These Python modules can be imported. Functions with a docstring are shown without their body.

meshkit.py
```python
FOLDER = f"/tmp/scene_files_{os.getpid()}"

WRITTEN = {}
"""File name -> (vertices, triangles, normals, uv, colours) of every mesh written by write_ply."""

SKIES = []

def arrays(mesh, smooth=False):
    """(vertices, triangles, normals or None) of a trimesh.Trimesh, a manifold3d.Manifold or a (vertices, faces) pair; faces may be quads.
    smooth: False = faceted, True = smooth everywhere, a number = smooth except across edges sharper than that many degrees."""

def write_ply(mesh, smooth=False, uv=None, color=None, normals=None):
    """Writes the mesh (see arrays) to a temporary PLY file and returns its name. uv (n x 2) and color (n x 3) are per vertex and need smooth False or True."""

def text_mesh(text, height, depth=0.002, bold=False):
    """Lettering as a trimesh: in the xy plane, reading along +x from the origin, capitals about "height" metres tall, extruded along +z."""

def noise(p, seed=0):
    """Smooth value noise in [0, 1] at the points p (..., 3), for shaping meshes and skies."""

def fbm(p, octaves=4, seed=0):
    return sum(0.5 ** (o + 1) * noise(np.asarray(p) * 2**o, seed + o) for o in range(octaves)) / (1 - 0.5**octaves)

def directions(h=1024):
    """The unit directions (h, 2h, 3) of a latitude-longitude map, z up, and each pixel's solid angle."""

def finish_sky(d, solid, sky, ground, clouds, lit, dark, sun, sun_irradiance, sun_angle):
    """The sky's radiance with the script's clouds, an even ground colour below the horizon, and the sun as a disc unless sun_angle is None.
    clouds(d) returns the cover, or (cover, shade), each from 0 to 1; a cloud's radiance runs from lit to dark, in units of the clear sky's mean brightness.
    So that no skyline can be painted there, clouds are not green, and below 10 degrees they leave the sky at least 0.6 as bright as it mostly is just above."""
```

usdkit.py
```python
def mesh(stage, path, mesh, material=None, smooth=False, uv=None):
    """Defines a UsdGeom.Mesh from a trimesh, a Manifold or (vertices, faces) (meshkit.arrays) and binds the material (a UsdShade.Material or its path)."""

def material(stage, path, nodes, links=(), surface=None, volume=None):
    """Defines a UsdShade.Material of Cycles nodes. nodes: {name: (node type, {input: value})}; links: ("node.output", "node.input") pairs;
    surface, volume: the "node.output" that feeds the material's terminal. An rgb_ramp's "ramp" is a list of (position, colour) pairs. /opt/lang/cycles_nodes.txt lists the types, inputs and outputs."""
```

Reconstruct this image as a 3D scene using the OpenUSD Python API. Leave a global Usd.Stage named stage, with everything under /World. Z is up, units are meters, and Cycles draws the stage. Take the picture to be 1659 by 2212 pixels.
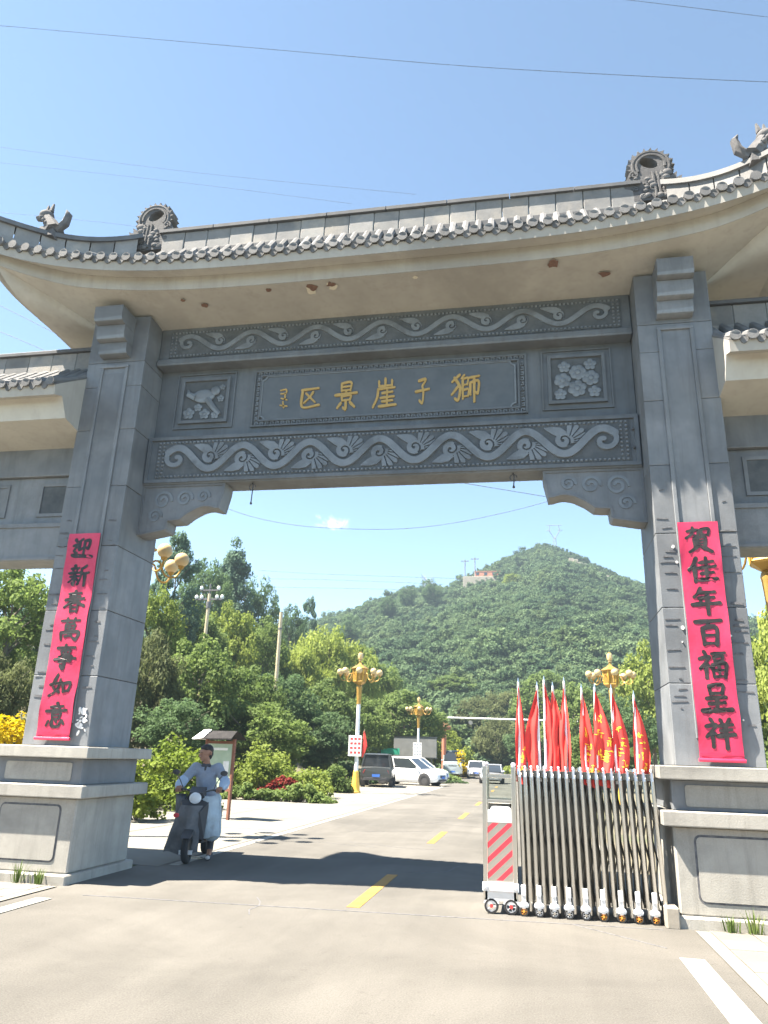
import math, random
import numpy as np, trimesh, usdkit, meshkit
import manifold3d as m3
from shapely.geometry import Polygon, LineString, Point, MultiPolygon, box as sbox
from shapely.ops import unary_union
from shapely import affinity
from pxr import Usd, UsdGeom, UsdLux, UsdShade, Gf, Sdf, Vt

stage = Usd.Stage.CreateInMemory()
UsdGeom.SetStageUpAxis(stage, UsdGeom.Tokens.z)
UsdGeom.SetStageMetersPerUnit(stage, 1.0)
UsdGeom.Xform.Define(stage, '/World')
UsdGeom.Scope.Define(stage, '/World/Looks')

# ---------------------------------------------------------------- camera
PITCH, ROLL, YAW, EYE = 18.3, -1.85, 11.0, 1.58
EXPOSURE = 2.42
_p, _r, _y = map(math.radians, (PITCH, ROLL, YAW))
FWD = np.array([-math.sin(_y) * math.cos(_p), math.cos(_y) * math.cos(_p), math.sin(_p)])
_r0 = np.array([math.cos(_y), math.sin(_y), 0.0]); _u0 = np.cross(_r0, FWD)
RIGHT = _r0 * math.cos(_r) - _u0 * math.sin(_r); UPV = _u0 * math.cos(_r) + _r0 * math.sin(_r)
cam = UsdGeom.Camera.Define(stage, '/World/camera')
cam.AddTransformOp().Set(Gf.Matrix4d(*RIGHT, 0, *UPV, 0, *(-FWD), 0, 0, 0, EYE, 1))
cam.CreateHorizontalApertureAttr(24.0); cam.CreateVerticalApertureAttr(32.0)
cam.CreateFocalLengthAttr(24.0 * 1606 / 1659)
cam.CreateClippingRangeAttr(Gf.Vec2f(0.1, 5000))
cam.CreateExposureAttr(EXPOSURE)
cam.CreateFStopAttr(5.6); cam.CreateFocusDistanceAttr(2.2)      # the phone focused close: everything beyond is a touch soft

# ---------------------------------------------------------------- sky and sun
SUN = np.array([-0.54, -0.235, 1.0]); SUN /= np.linalg.norm(SUN)
SKY_STRENGTH, SUN_I = 0.056, 1.25
_el, _ro = math.asin(SUN[2]), math.atan2(SUN[0], SUN[1])
CLOUD = FWD + RIGHT * (722 - 829.5) / 1606 - UPV * (1131 - 1106) / 1606; CLOUD /= np.linalg.norm(CLOUD)   # one small cloud stands low over the hill
usdkit.material(stage, '/World/Looks/sky_look', {
    'tc': ('texture_coordinate', {}),
    'sky': ('sky_texture', {'sky_type': 'single_scattering', 'sun_disc': False, 'sun_elevation': _el, 'sun_rotation': _ro, 'altitude': 2200.0, 'air_density': 0.95, 'aerosol_density': 0.35, 'ozone_density': 0.45}),
    'off': ('vector_math', {'math_type': 'subtract', 'vector2': tuple(CLOUD)}),
    'sc': ('mapping', {'scale': (19.0, 19.0, 46.0), 'rotation': (0.0, 0.0, 0.0)}),
    'len': ('vector_math', {'math_type': 'length'}),
    'n': ('noise_texture', {'scale': 40.0, 'detail': 8.0, 'roughness': 0.72, 'distortion': 1.2}),
    'm': ('math', {'math_type': 'multiply_add', 'value2': 2.3, 'value3': -0.95}),
    'd': ('math', {'math_type': 'subtract'}),
    'c': ('map_range', {'from_min': -0.25, 'from_max': 0.5, 'to_min': 0.0, 'to_max': 0.5, 'clamp': True}),
    'wb': ('mix', {'mix_type': 'multiply', 'fac': 1.0, 'color2': (0.87, 1.0, 1.0)}),
    'mix': ('mix', {'color2': (14.0, 14.6, 15.0)}),
    'bg': ('background_shader', {'strength': SKY_STRENGTH})},
    [('tc.generated', 'off.vector1'), ('off.vector', 'sc.vector'), ('sc.vector', 'len.vector1'), ('tc.generated', 'n.vector'), ('n.fac', 'm.value1'),
     ('m.value', 'd.value1'), ('len.value', 'd.value2'), ('d.value', 'c.value'), ('c.result', 'mix.fac'), ('sky.color', 'wb.color1'), ('wb.color', 'mix.color1'), ('mix.color', 'bg.color')], surface='bg.background')
dome = UsdLux.DomeLight.Define(stage, '/World/sky')
UsdShade.MaterialBindingAPI.Apply(dome.GetPrim()).Bind(UsdShade.Material.Get(stage, '/World/Looks/sky_look'))
dome.GetPrim().SetCustomDataByKey('kind', 'structure')
sun = UsdLux.DistantLight.Define(stage, '/World/sun')
sun.CreateNormalizeAttr(True); sun.CreateIntensityAttr(SUN_I); sun.CreateAngleAttr(0.53); sun.CreateColorAttr(Gf.Vec3f(1.0, 0.91, 0.78))
_sx = np.cross([0, 0, 1.0], SUN); _sx /= np.linalg.norm(_sx); _sy = np.cross(SUN, _sx)
sun.AddTransformOp().Set(Gf.Matrix4d(*_sx, 0, *_sy, 0, *SUN, 0, 0, 0, 0, 1))

# ---------------------------------------------------------------- scene helpers
_used = {}
def numbered(parent, name):
    k = (parent, name); n = _used.get(k, 0); _used[k] = n + 1
    return f'{parent}/{name}' if n == 0 else f'{parent}/{name}_{n:03d}'
def setd(prim, label=None, cat=None, group=None, kind=None):
    for k, v in (('label', label), ('category', cat), ('group', group), ('kind', kind)):
        if v: prim.SetCustomDataByKey(k, v)
    return prim
def path_of(p): return str(p.GetPath()) if p is not None else '/World'
def thing(name, label=None, cat=None, loc=(0, 0, 0), rz=0.0, group=None, kind=None, scale=None):
    x = UsdGeom.Xform.Define(stage, numbered('/World', name))
    x.AddTranslateOp().Set(Gf.Vec3d(*map(float, loc))); x.AddRotateZOp().Set(float(rz))
    if scale is not None: x.AddScaleOp().Set(Gf.Vec3f(*(map(float, scale if np.ndim(scale) else (scale,) * 3))))
    return setd(x.GetPrim(), label, cat, group, kind)
def obj(name, mesh, mat, parent=None, label=None, cat=None, group=None, kind=None, smooth=32):
    if isinstance(mesh, (list, tuple)) and mesh and isinstance(mesh[0], trimesh.Trimesh): mesh = join(mesh)
    m = usdkit.mesh(stage, numbered(path_of(parent), name), mesh, M[mat] if isinstance(mat, str) else mat, smooth=smooth)
    return setd(m.GetPrim(), label, cat, group, kind)
def copy(src, name, loc, rz=0.0, scale=1.0, label=None, cat=None, group=None):
    x = UsdGeom.Xform.Define(stage, numbered('/World', name))
    x.GetPrim().GetReferences().AddInternalReference(src.GetPath()); x.GetPrim().SetInstanceable(True)
    x.ClearXformOpOrder()
    x.AddTranslateOp().Set(Gf.Vec3d(*map(float, loc))); x.AddRotateZOp().Set(float(rz)); x.AddScaleOp().Set(Gf.Vec3f(*(map(float, scale if np.ndim(scale) else (scale,) * 3))))
    return setd(x.GetPrim(), label, cat, group)
def join(l): return trimesh.util.concatenate([m for m in l if m is not None])

# ---------------------------------------------------------------- shape helpers
def box(x0, x1, y0, y1, z0, z1, c=0.0):
    if c <= 0:
        m = trimesh.creation.box([x1 - x0, y1 - y0, z1 - z0]); m.apply_translation([(x0 + x1) / 2, (y0 + y1) / 2, (z0 + z1) / 2]); return m
    pts = []
    for sx, x in ((1, x0), (-1, x1)):
        for sy, y in ((1, y0), (-1, y1)):
            for sz, z in ((1, z0), (-1, z1)):
                pts += [[x, y + sy * c, z + sz * c], [x + sx * c, y, z + sz * c], [x + sx * c, y + sy * c, z]]
    return trimesh.convex.convex_hull(np.array(pts))
def hull(pts): return trimesh.convex.convex_hull(np.array(pts, float))
def _frame(d):
    d = d / (np.linalg.norm(d) + 1e-12); a = np.cross(d, [0, 0, 1.0] if abs(d[2]) < 0.9 else [1.0, 0, 0]); a /= np.linalg.norm(a)
    return a, np.cross(d, a)
def tube(path, r, n=6, closed_ends=True):
    p = np.array(path, float); rr = np.broadcast_to(r, (len(p),)); t = np.gradient(p, axis=0); v = []
    a, b = _frame(t[0])
    for i in range(len(p)):
        d = t[i] / (np.linalg.norm(t[i]) + 1e-12); a = a - d * (a @ d); a /= np.linalg.norm(a) + 1e-12; b = np.cross(d, a)
        for k in range(n):
            q = 2 * math.pi * k / n; v.append(p[i] + rr[i] * (math.cos(q) * a + math.sin(q) * b))
    f = []
    for i in range(len(p) - 1):
        for k in range(n):
            o, q = i * n + k, i * n + (k + 1) % n; f += [[o, q, q + n], [o, q + n, o + n]]
    if closed_ends:
        v += [p[0], p[-1]]; L = len(v)
        for k in range(n): f += [[L - 2, (k + 1) % n, k], [L - 1, (len(p) - 1) * n + k, (len(p) - 1) * n + (k + 1) % n]]
    return trimesh.Trimesh(np.array(v), np.array(f), process=False)
def rod(p, q, r0, r1=None, n=8): return tube([p, q], [r0, r0 if r1 is None else r1], n)
def lathe(prof, n=16, at=(0, 0, 0)):
    m = trimesh.creation.revolve(np.array(prof, float), sections=n); m.apply_translation(at); return m
def ball(c, r, sub=2, s=(1, 1, 1)):
    m = trimesh.creation.icosphere(sub, 1.0); m.apply_scale(np.array(s, float) * r); m.apply_translation(c); return m
def polys(g): return [q for q in getattr(g, 'geoms', [g]) if isinstance(q, Polygon) and q.area > 1e-7]
def ext(g, d): return join([trimesh.creation.extrude_polygon(q, d, engine='earcut') for q in polys(g)])
def ext_xz(g, y0, y1):      # polygon in (x, z), thickness from y0 to y1, its face at y0 looks towards the camera
    m = ext(g, y1 - y0); v = m.vertices.copy(); m.vertices = np.stack([v[:, 0], y1 - v[:, 2], v[:, 1]], 1); return m
def ext_yz(g, x0, x1):
    m = ext(g, x1 - x0); v = m.vertices.copy(); m.vertices = np.stack([x0 + v[:, 2], v[:, 0], v[:, 1]], 1); return m
def loft(rings, closed=True, caps=False):
    n = len(rings[0]); v = np.concatenate([np.asarray(r, float) for r in rings]); f = []
    for i in range(len(rings) - 1):
        for k in range(n if closed else n - 1):
            a, b = i * n + k, i * n + (k + 1) % n; f += [[a, b, b + n], [a, b + n, a + n]]
    if caps:
        for base, flip in ((0, True), ((len(rings) - 1) * n, False)):
            for k in range(1, n - 1): f.append([base, base + k + 1, base + k] if flip else [base, base + k, base + k + 1])
    m = trimesh.Trimesh(v, np.array(f), process=False)
    return m
def solid_loft(rings):
    m = loft(rings, True, True); m.fix_normals(); return m
def place(m, loc=(0, 0, 0), rz=0.0, s=1.0):
    m = m.copy(); m.apply_scale(s); m.apply_transform(trimesh.transformations.rotation_matrix(math.radians(rz), [0, 0, 1])); m.apply_translation(loc); return m
def smooth_line(pts, n=8):
    p = np.array(pts, float)
    if len(p) < 3: return np.array([p[0] + (p[-1] - p[0]) * t for t in np.linspace(0, 1, n)])
    q = np.vstack([2 * p[0] - p[1], p, 2 * p[-1] - p[-2]]); out = []
    for i in range(1, len(q) - 2):
        for t in np.linspace(0, 1, n, endpoint=False):
            a, b, c, d = q[i - 1], q[i], q[i + 1], q[i + 2]
            out.append(0.5 * (2 * b + (c - a) * t + (2 * a - 5 * b + 4 * c - d) * t ** 2 + (3 * b - a - 3 * c + d) * t ** 3))
    return np.array(out + [p[-1]])
def skin(bones, grow=0.0, edge=0.03, it=6):
    """bones: list of (p, q, rp, rq): hulls of spheres joined into one smooth body"""
    parts = []
    for p, q, rp, rq in bones:
        a = m3.Manifold.sphere(rp + grow, 14).translate(list(map(float, p))); b = m3.Manifold.sphere(rq + grow, 14).translate(list(map(float, q)))
        parts.append(m3.Manifold.batch_hull([a, b]))
    m = m3.Manifold.batch_boolean(parts, m3.OpType.Add).refine_to_length(edge).to_mesh()
    t = trimesh.Trimesh(m.vert_properties[:, :3], m.tri_verts, process=True)
    if it: trimesh.smoothing.filter_taubin(t, iterations=it)
    return t

# ---------------------------------------------------------------- materials
M = {}
def mat(name, c1, c2=None, scale=3.0, rough=0.7, metal=0.0, bump=0.0, bscale=40.0, fine=0.12, spec=0.4, coat=0.0, sheen=0.0, space='position', detail=4.0, third=None, tscale=0.6, streak=None, rnd=0.0):
    """plain surface: two tones mixed by soft noise, a fine speckle, an optional bump"""
    c2 = c1 if c2 is None else c2
    src = ('geo', 'geometry', 'geo.position') if space == 'position' else ('geo', 'texture_coordinate', 'geo.object')
    nodes = {'geo': (src[1], {}), 'n': ('noise_texture', {'scale': scale, 'detail': detail, 'roughness': 0.6}),
             'r': ('rgb_ramp', {'ramp': [(0.3, c1), (0.7, c2)]}), 'f': ('noise_texture', {'scale': bscale * 2.2, 'detail': 3.0, 'roughness': 0.7}),
             'fr': ('map_range', {'from_min': 0.25, 'from_max': 0.75, 'to_min': 1 - fine, 'to_max': 1 + fine}),
             'mul': ('vector_math', {'math_type': 'scale'}),
             'p': ('principled_bsdf', {'roughness': rough, 'metallic': metal, 'specular_ior_level': spec, 'coat_weight': coat, 'sheen_weight': sheen})}
    links = [(src[2], 'n.vector'), (src[2], 'f.vector'), ('n.fac', 'r.fac'), ('f.fac', 'fr.value'), ('fr.result', 'mul.scale'), ('mul.vector', 'p.base_color')]
    top = 'r.color'
    if third is not None:
        nodes['n3'] = ('noise_texture', {'scale': tscale, 'detail': 5.0, 'roughness': 0.62, 'distortion': 0.4})
        nodes['r3'] = ('map_range', {'from_min': 0.5, 'from_max': 0.66, 'to_min': 0.0, 'to_max': 0.75, 'clamp': True})
        nodes['m3'] = ('mix', {'color2': third})
        links += [(src[2], 'n3.vector'), ('n3.fac', 'r3.value'), ('r3.result', 'm3.fac'), ('r.color', 'm3.color1')]; top = 'm3.color'
    if streak is not None:          # dirt run down by rain
        nodes['sm'] = ('mapping', {'scale': (5.0, 5.0, 0.35)}); nodes['sn'] = ('noise_texture', {'scale': 1.6, 'detail': 6.0, 'roughness': 0.7, 'distortion': 0.3})
        nodes['sr'] = ('map_range', {'from_min': 0.48, 'from_max': 0.72, 'to_min': 0.0, 'to_max': 0.5, 'clamp': True}); nodes['smx'] = ('mix', {'color2': streak})
        links += [(src[2], 'sm.vector'), ('sm.vector', 'sn.vector'), ('sn.fac', 'sr.value'), ('sr.result', 'smx.fac'), (top, 'smx.color1')]; top = 'smx.color'
    if rnd > 0:                     # every block or tile a little lighter or darker than the next
        nodes['oi'] = ('object_info', {}); nodes['om'] = ('map_range', {'from_min': 0.0, 'from_max': 1.0, 'to_min': 1 - rnd, 'to_max': 1 + rnd}); nodes['ov'] = ('vector_math', {'math_type': 'scale'})
        links += [('oi.random', 'om.value'), (top, 'ov.vector1'), ('om.result', 'ov.scale')]; top = 'ov.vector'
    links.append((top, 'mul.vector1'))
    if bump > 0:
        nodes['b'] = ('noise_texture', {'scale': bscale, 'detail': 5.0, 'roughness': 0.65}); nodes['bp'] = ('bump', {'strength': bump, 'distance': 0.01})
        links += [(src[2], 'b.vector'), ('b.fac', 'bp.height'), ('bp.normal', 'p.normal')]
    M[name] = usdkit.material(stage, f'/World/Looks/{name}', nodes, links, surface='p.BSDF')
def flat(name, c, rough=0.5, metal=0.0, coat=0.0, spec=0.5):
    M[name] = usdkit.material(stage, f'/World/Looks/{name}', {'p': ('principled_bsdf', {'base_color': c, 'roughness': rough, 'metallic': metal, 'coat_weight': coat, 'specular_ior_level': spec})}, [], surface='p.BSDF')
def leaf(name, dark, light, hi, trans=0.45, tscale=0.35):
    """leaves: each leaf its own tone, broad lighter and darker patches, each plant a little different, light through the blade"""
    M[name] = usdkit.material(stage, f'/World/Looks/{name}', {
        'geo': ('geometry', {}), 'oi': ('object_info', {}), 'tc': ('texture_coordinate', {}),
        'n': ('noise_texture', {'scale': tscale, 'detail': 2.0}),
        'a': ('math', {'math_type': 'multiply_add', 'value2': 0.55}), 'a2': ('math', {'math_type': 'multiply_add', 'value2': 0.75, 'value3': -0.12}), 'a3': ('math', {'math_type': 'multiply_add', 'value2': 0.3}),
        'r': ('rgb_ramp', {'ramp': [(0.1, dark), (0.6, light), (1.0, hi)]}),
        'd': ('diffuse_bsdf', {}), 't': ('translucent_bsdf', {}), 'h': ('hsv', {'saturation': 1.1, 'value': 1.25}),
        'g': ('glossy_bsdf', {'color': (0.5, 0.55, 0.5), 'roughness': 0.65}), 'mx': ('mix_closure', {'fac': trans}), 'mg': ('mix_closure', {'fac': 0.018})},
        [('geo.position', 'n.vector'), ('n.fac', 'a2.value1'), ('geo.random_per_island', 'a.value1'), ('a2.value', 'a.value3'), ('oi.random', 'a3.value1'), ('a.value', 'a3.value3'), ('a3.value', 'r.fac'),
         ('r.color', 'd.color'), ('r.color', 'h.color'), ('h.color', 't.color'), ('d.BSDF', 'mx.closure1'), ('t.BSDF', 'mx.closure2'), ('mx.closure', 'mg.closure1'), ('g.BSDF', 'mg.closure2')], surface='mg.closure')

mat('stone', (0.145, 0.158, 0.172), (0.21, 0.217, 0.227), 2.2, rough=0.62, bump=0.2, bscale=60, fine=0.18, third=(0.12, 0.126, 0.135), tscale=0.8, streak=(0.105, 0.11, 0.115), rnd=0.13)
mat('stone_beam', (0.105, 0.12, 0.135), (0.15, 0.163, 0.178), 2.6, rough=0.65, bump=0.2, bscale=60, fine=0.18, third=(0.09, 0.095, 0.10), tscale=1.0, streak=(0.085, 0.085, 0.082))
mat('stone_pale', (0.285, 0.272, 0.243), (0.375, 0.358, 0.32), 1.8, rough=0.7, bump=0.25, bscale=55, fine=0.18, third=(0.21, 0.20, 0.18), tscale=0.9, streak=(0.18, 0.17, 0.15), rnd=0.10)
mat('stone_carved', (0.145, 0.165, 0.185), (0.20, 0.222, 0.245), 4, rough=0.65, bump=0.2, bscale=60, third=(0.105, 0.115, 0.125), tscale=3)
mat('stone_dark', (0.07, 0.08, 0.09), (0.115, 0.124, 0.132), 6, rough=0.85, bump=0.5, bscale=90, fine=0.25)
mat('board_dark', (0.085, 0.098, 0.108), (0.12, 0.13, 0.14), 3, rough=0.45, fine=0.1)
mat('gold_letter', (0.40, 0.26, 0.075), (0.47, 0.31, 0.10), 8, rough=0.5, fine=0.08)
mat('soffit', (0.34, 0.325, 0.295), (0.42, 0.402, 0.365), 1.1, rough=0.85, bump=0.08, bscale=30, fine=0.06, third=(0.28, 0.265, 0.24), tscale=0.5, streak=(0.29, 0.27, 0.24))
mat('rust_stain', (0.13, 0.075, 0.055), (0.21, 0.12, 0.085), 30, rough=0.9, fine=0.3)
mat('flake_pale', (0.55, 0.5, 0.4), (0.62, 0.58, 0.47), 30, rough=0.9)
mat('tile', (0.105, 0.107, 0.112), (0.165, 0.163, 0.162), 5, rough=0.8, bump=0.3, bscale=60, fine=0.25, rnd=0.22)
mat('ridge_tile', (0.16, 0.16, 0.16), (0.24, 0.235, 0.228), 3, rough=0.8, bump=0.25, bscale=50, fine=0.16, third=(0.30, 0.275, 0.24), tscale=1.6, rnd=0.2)
mat('ridge_cap', (0.085, 0.088, 0.095), (0.125, 0.126, 0.13), 4, rough=0.8, fine=0.18, rnd=0.1)
mat('ornament', (0.075, 0.074, 0.078), (0.13, 0.127, 0.127), 8, rough=0.85, bump=0.6, bscale=45, fine=0.25)
mat('banner_red', (0.50, 0.022, 0.075), (0.62, 0.045, 0.11), 1.3, rough=0.42, fine=0.06, spec=0.5, bump=0.35, bscale=7)
mat('ink', (0.016, 0.015, 0.016), (0.035, 0.03, 0.03), 18, rough=0.5, fine=0.3)
mat('tape', (0.07, 0.07, 0.078), (0.17, 0.17, 0.175), 14, rough=0.8, fine=0.3)
mat('paper_white', (0.72, 0.71, 0.69), (0.82, 0.81, 0.79), 9, rough=0.8)
M['asphalt'] = usdkit.material(stage, '/World/Looks/asphalt', {      # worn, dusty tarmac: wheel tracks along the road, patches, grit
    'geo': ('geometry', {}), 'n1': ('noise_texture', {'scale': 0.35, 'detail': 6.0, 'roughness': 0.65, 'distortion': 0.5}), 'r1': ('rgb_ramp', {'ramp': [(0.28, (0.087, 0.083, 0.075)), (0.5, (0.116, 0.110, 0.099)), (0.72, (0.148, 0.140, 0.126))]}),
    'mp': ('mapping', {'scale': (1.5, 0.05, 1.0)}), 'n2': ('noise_texture', {'scale': 1.1, 'detail': 5.0, 'roughness': 0.6}), 'r2': ('map_range', {'from_min': 0.35, 'from_max': 0.65, 'to_min': 0.92, 'to_max': 1.06, 'clamp': True}),
    'n3': ('noise_texture', {'scale': 70.0, 'detail': 3.0, 'roughness': 0.8}), 'r3': ('map_range', {'from_min': 0.25, 'from_max': 0.75, 'to_min': 0.66, 'to_max': 1.34}),
    'n4': ('noise_texture', {'scale': 7.0, 'detail': 5.0, 'roughness': 0.75}), 'r4': ('map_range', {'from_min': 0.6, 'from_max': 0.75, 'to_min': 1.0, 'to_max': 0.72, 'clamp': True}),
    'a': ('vector_math', {'math_type': 'scale'}), 'b': ('vector_math', {'math_type': 'scale'}), 'c': ('vector_math', {'math_type': 'scale'}), 'bp': ('bump', {'strength': 0.5, 'distance': 0.01}), 'p': ('principled_bsdf', {'roughness': 0.9, 'specular_ior_level': 0.2})},
    [('geo.position', 'n1.vector'), ('geo.position', 'mp.vector'), ('mp.vector', 'n2.vector'), ('geo.position', 'n3.vector'), ('geo.position', 'n4.vector'), ('n1.fac', 'r1.fac'), ('n2.fac', 'r2.value'), ('n3.fac', 'r3.value'), ('n4.fac', 'r4.value'),
     ('r1.color', 'a.vector1'), ('r2.result', 'a.scale'), ('a.vector', 'b.vector1'), ('r3.result', 'b.scale'), ('b.vector', 'c.vector1'), ('r4.result', 'c.scale'), ('c.vector', 'p.base_color'), ('n3.fac', 'bp.height'), ('bp.normal', 'p.normal')], surface='p.BSDF')
mat('concrete', (0.183, 0.174, 0.153), (0.212, 0.204, 0.178), 0.6, rough=0.9, bump=0.2, bscale=60, fine=0.08, spec=0.2, third=(0.162, 0.153, 0.136), tscale=0.3, rnd=0.06)
mat('paver', (0.170, 0.157, 0.140), (0.200, 0.187, 0.170), 1.2, rough=0.9, bump=0.2, bscale=60, fine=0.1, spec=0.2, rnd=0.1)
mat('line_white', (0.26, 0.25, 0.225), (0.32, 0.31, 0.28), 5, rough=0.8, fine=0.1)
mat('line_yellow', (0.30, 0.165, 0.035), (0.35, 0.20, 0.055), 5, rough=0.8, fine=0.15)
mat('soil', (0.10, 0.085, 0.06), (0.17, 0.15, 0.10), 0.8, rough=1.0, fine=0.2, third=(0.06, 0.09, 0.035), tscale=0.3)
mat('hill_ground', (0.045, 0.065, 0.028), (0.085, 0.10, 0.045), 0.05, rough=1.0, fine=0.3, third=(0.13, 0.11, 0.075), tscale=0.025)
mat('bark', (0.10, 0.085, 0.065), (0.17, 0.145, 0.115), 3, rough=0.95, bump=0.6, bscale=14, space='object')
mat('steel', (0.74, 0.71, 0.66), (0.80, 0.77, 0.72), 6, rough=0.24, metal=1.0, fine=0.05)
mat('steel_dark', (0.16, 0.155, 0.145), (0.21, 0.205, 0.19), 6, rough=0.3, metal=1.0, fine=0.08)
mat('chrome_white', (0.78, 0.80, 0.83), (0.84, 0.85, 0.87), 6, rough=0.28, metal=0.6, fine=0.04)
mat('flag_red', (0.62, 0.04, 0.035), (0.72, 0.07, 0.055), 3, rough=0.7, fine=0.06)
mat('flag_yellow', (0.82, 0.52, 0.03), (0.88, 0.60, 0.05), 9, rough=0.7)
mat('lamp_gold', (0.36, 0.215, 0.05), (0.44, 0.275, 0.075), 5, rough=0.35, metal=0.35, fine=0.06, space='object')
mat('lamp_globe', (0.50, 0.37, 0.19), (0.55, 0.42, 0.225), 3, rough=0.35, fine=0.03, space='object')
mat('lamp_yellow', (0.72, 0.44, 0.06), (0.78, 0.50, 0.09), 4, rough=0.5, space='object')
mat('lamp_white', (0.72, 0.72, 0.70), (0.80, 0.80, 0.78), 4, rough=0.45, space='object')
mat('pole_tan', (0.40, 0.33, 0.22), (0.48, 0.40, 0.28), 3, rough=0.85, space='object')
mat('wood_brown', (0.16, 0.065, 0.04), (0.23, 0.10, 0.065), 5, rough=0.7)
mat('roof_dark', (0.025, 0.024, 0.025), (0.045, 0.042, 0.042), 6, rough=0.9, spec=0.1)
mat('poster_green', (0.30, 0.40, 0.30), (0.42, 0.50, 0.38), 4, rough=0.3, fine=0.04)
mat('skin', (0.34, 0.17, 0.105), (0.40, 0.205, 0.13), 14, rough=0.55)
mat('hair', (0.018, 0.016, 0.015), (0.035, 0.03, 0.027), 30, rough=0.6)
mat('shirt', (0.27, 0.305, 0.37), (0.33, 0.365, 0.43), 6, rough=0.9, bump=0.3, bscale=25)
mat('sleeve', (0.38, 0.47, 0.59), (0.45, 0.54, 0.65), 8, rough=0.85)
mat('trousers', (0.40, 0.47, 0.51), (0.47, 0.54, 0.58), 6, rough=0.9, bump=0.3, bscale=25)
mat('cloth_dark', (0.055, 0.056, 0.065), (0.10, 0.10, 0.11), 8, rough=0.9)
mat('apron', (0.105, 0.108, 0.115), (0.16, 0.16, 0.163), 5, rough=0.85, bump=0.4, bscale=14)
flat('black_plastic', (0.05, 0.05, 0.053), 0.5); flat('rubber', (0.025, 0.025, 0.026), 0.85)
flat('glass_dark', (0.025, 0.03, 0.035), 0.06, spec=0.8); flat('lens_clear', (0.75, 0.77, 0.78), 0.1)
flat('car_white', (0.78, 0.78, 0.78), 0.28, coat=0.6); flat('car_dark', (0.045, 0.05, 0.05), 0.35, coat=0.4); flat('car_silver', (0.45, 0.46, 0.48), 0.3, 0.5, coat=0.5)
flat('plate_blue', (0.05, 0.16, 0.55), 0.4); flat('red_plain', (0.62, 0.05, 0.05), 0.5); flat('orange_hub', (0.75, 0.32, 0.05), 0.5); flat('green_sign', (0.03, 0.33, 0.2), 0.5)
flat('shoe', (0.55, 0.53, 0.5), 0.7); flat('tail_red', (0.45, 0.02, 0.02), 0.3); flat('stripe_red', (0.62, 0.05, 0.07), 0.35); flat('wire', (0.05, 0.05, 0.055), 0.6)
flat('van_blue', (0.34, 0.40, 0.43), 0.3, coat=0.4)
mat('panel_grey', (0.15, 0.155, 0.15), (0.19, 0.195, 0.19), 2, rough=0.5); mat('brick_red', (0.36, 0.14, 0.09), (0.44, 0.19, 0.125), 1.5, rough=0.9)
mat('pale_rock', (0.24, 0.215, 0.175), (0.31, 0.28, 0.235), 0.8, rough=0.95, bump=0.5, bscale=6)
mat('pylon', (0.13, 0.145, 0.16), (0.16, 0.175, 0.19), 1, rough=0.7)
mat('insulator', (0.62, 0.62, 0.6), (0.7, 0.7, 0.68), 3, rough=0.3)
leaf('leaf_mid', (0.079, 0.119, 0.040), (0.175, 0.236, 0.078), (0.280, 0.335, 0.113))
leaf('leaf_dark', (0.056, 0.094, 0.048), (0.122, 0.186, 0.085), (0.218, 0.282, 0.122))
leaf('leaf_blue', (0.063, 0.106, 0.078), (0.130, 0.198, 0.134), (0.218, 0.289, 0.188))
leaf('leaf_light', (0.130, 0.175, 0.040), (0.262, 0.312, 0.078), (0.367, 0.403, 0.113), 0.42)
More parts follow.
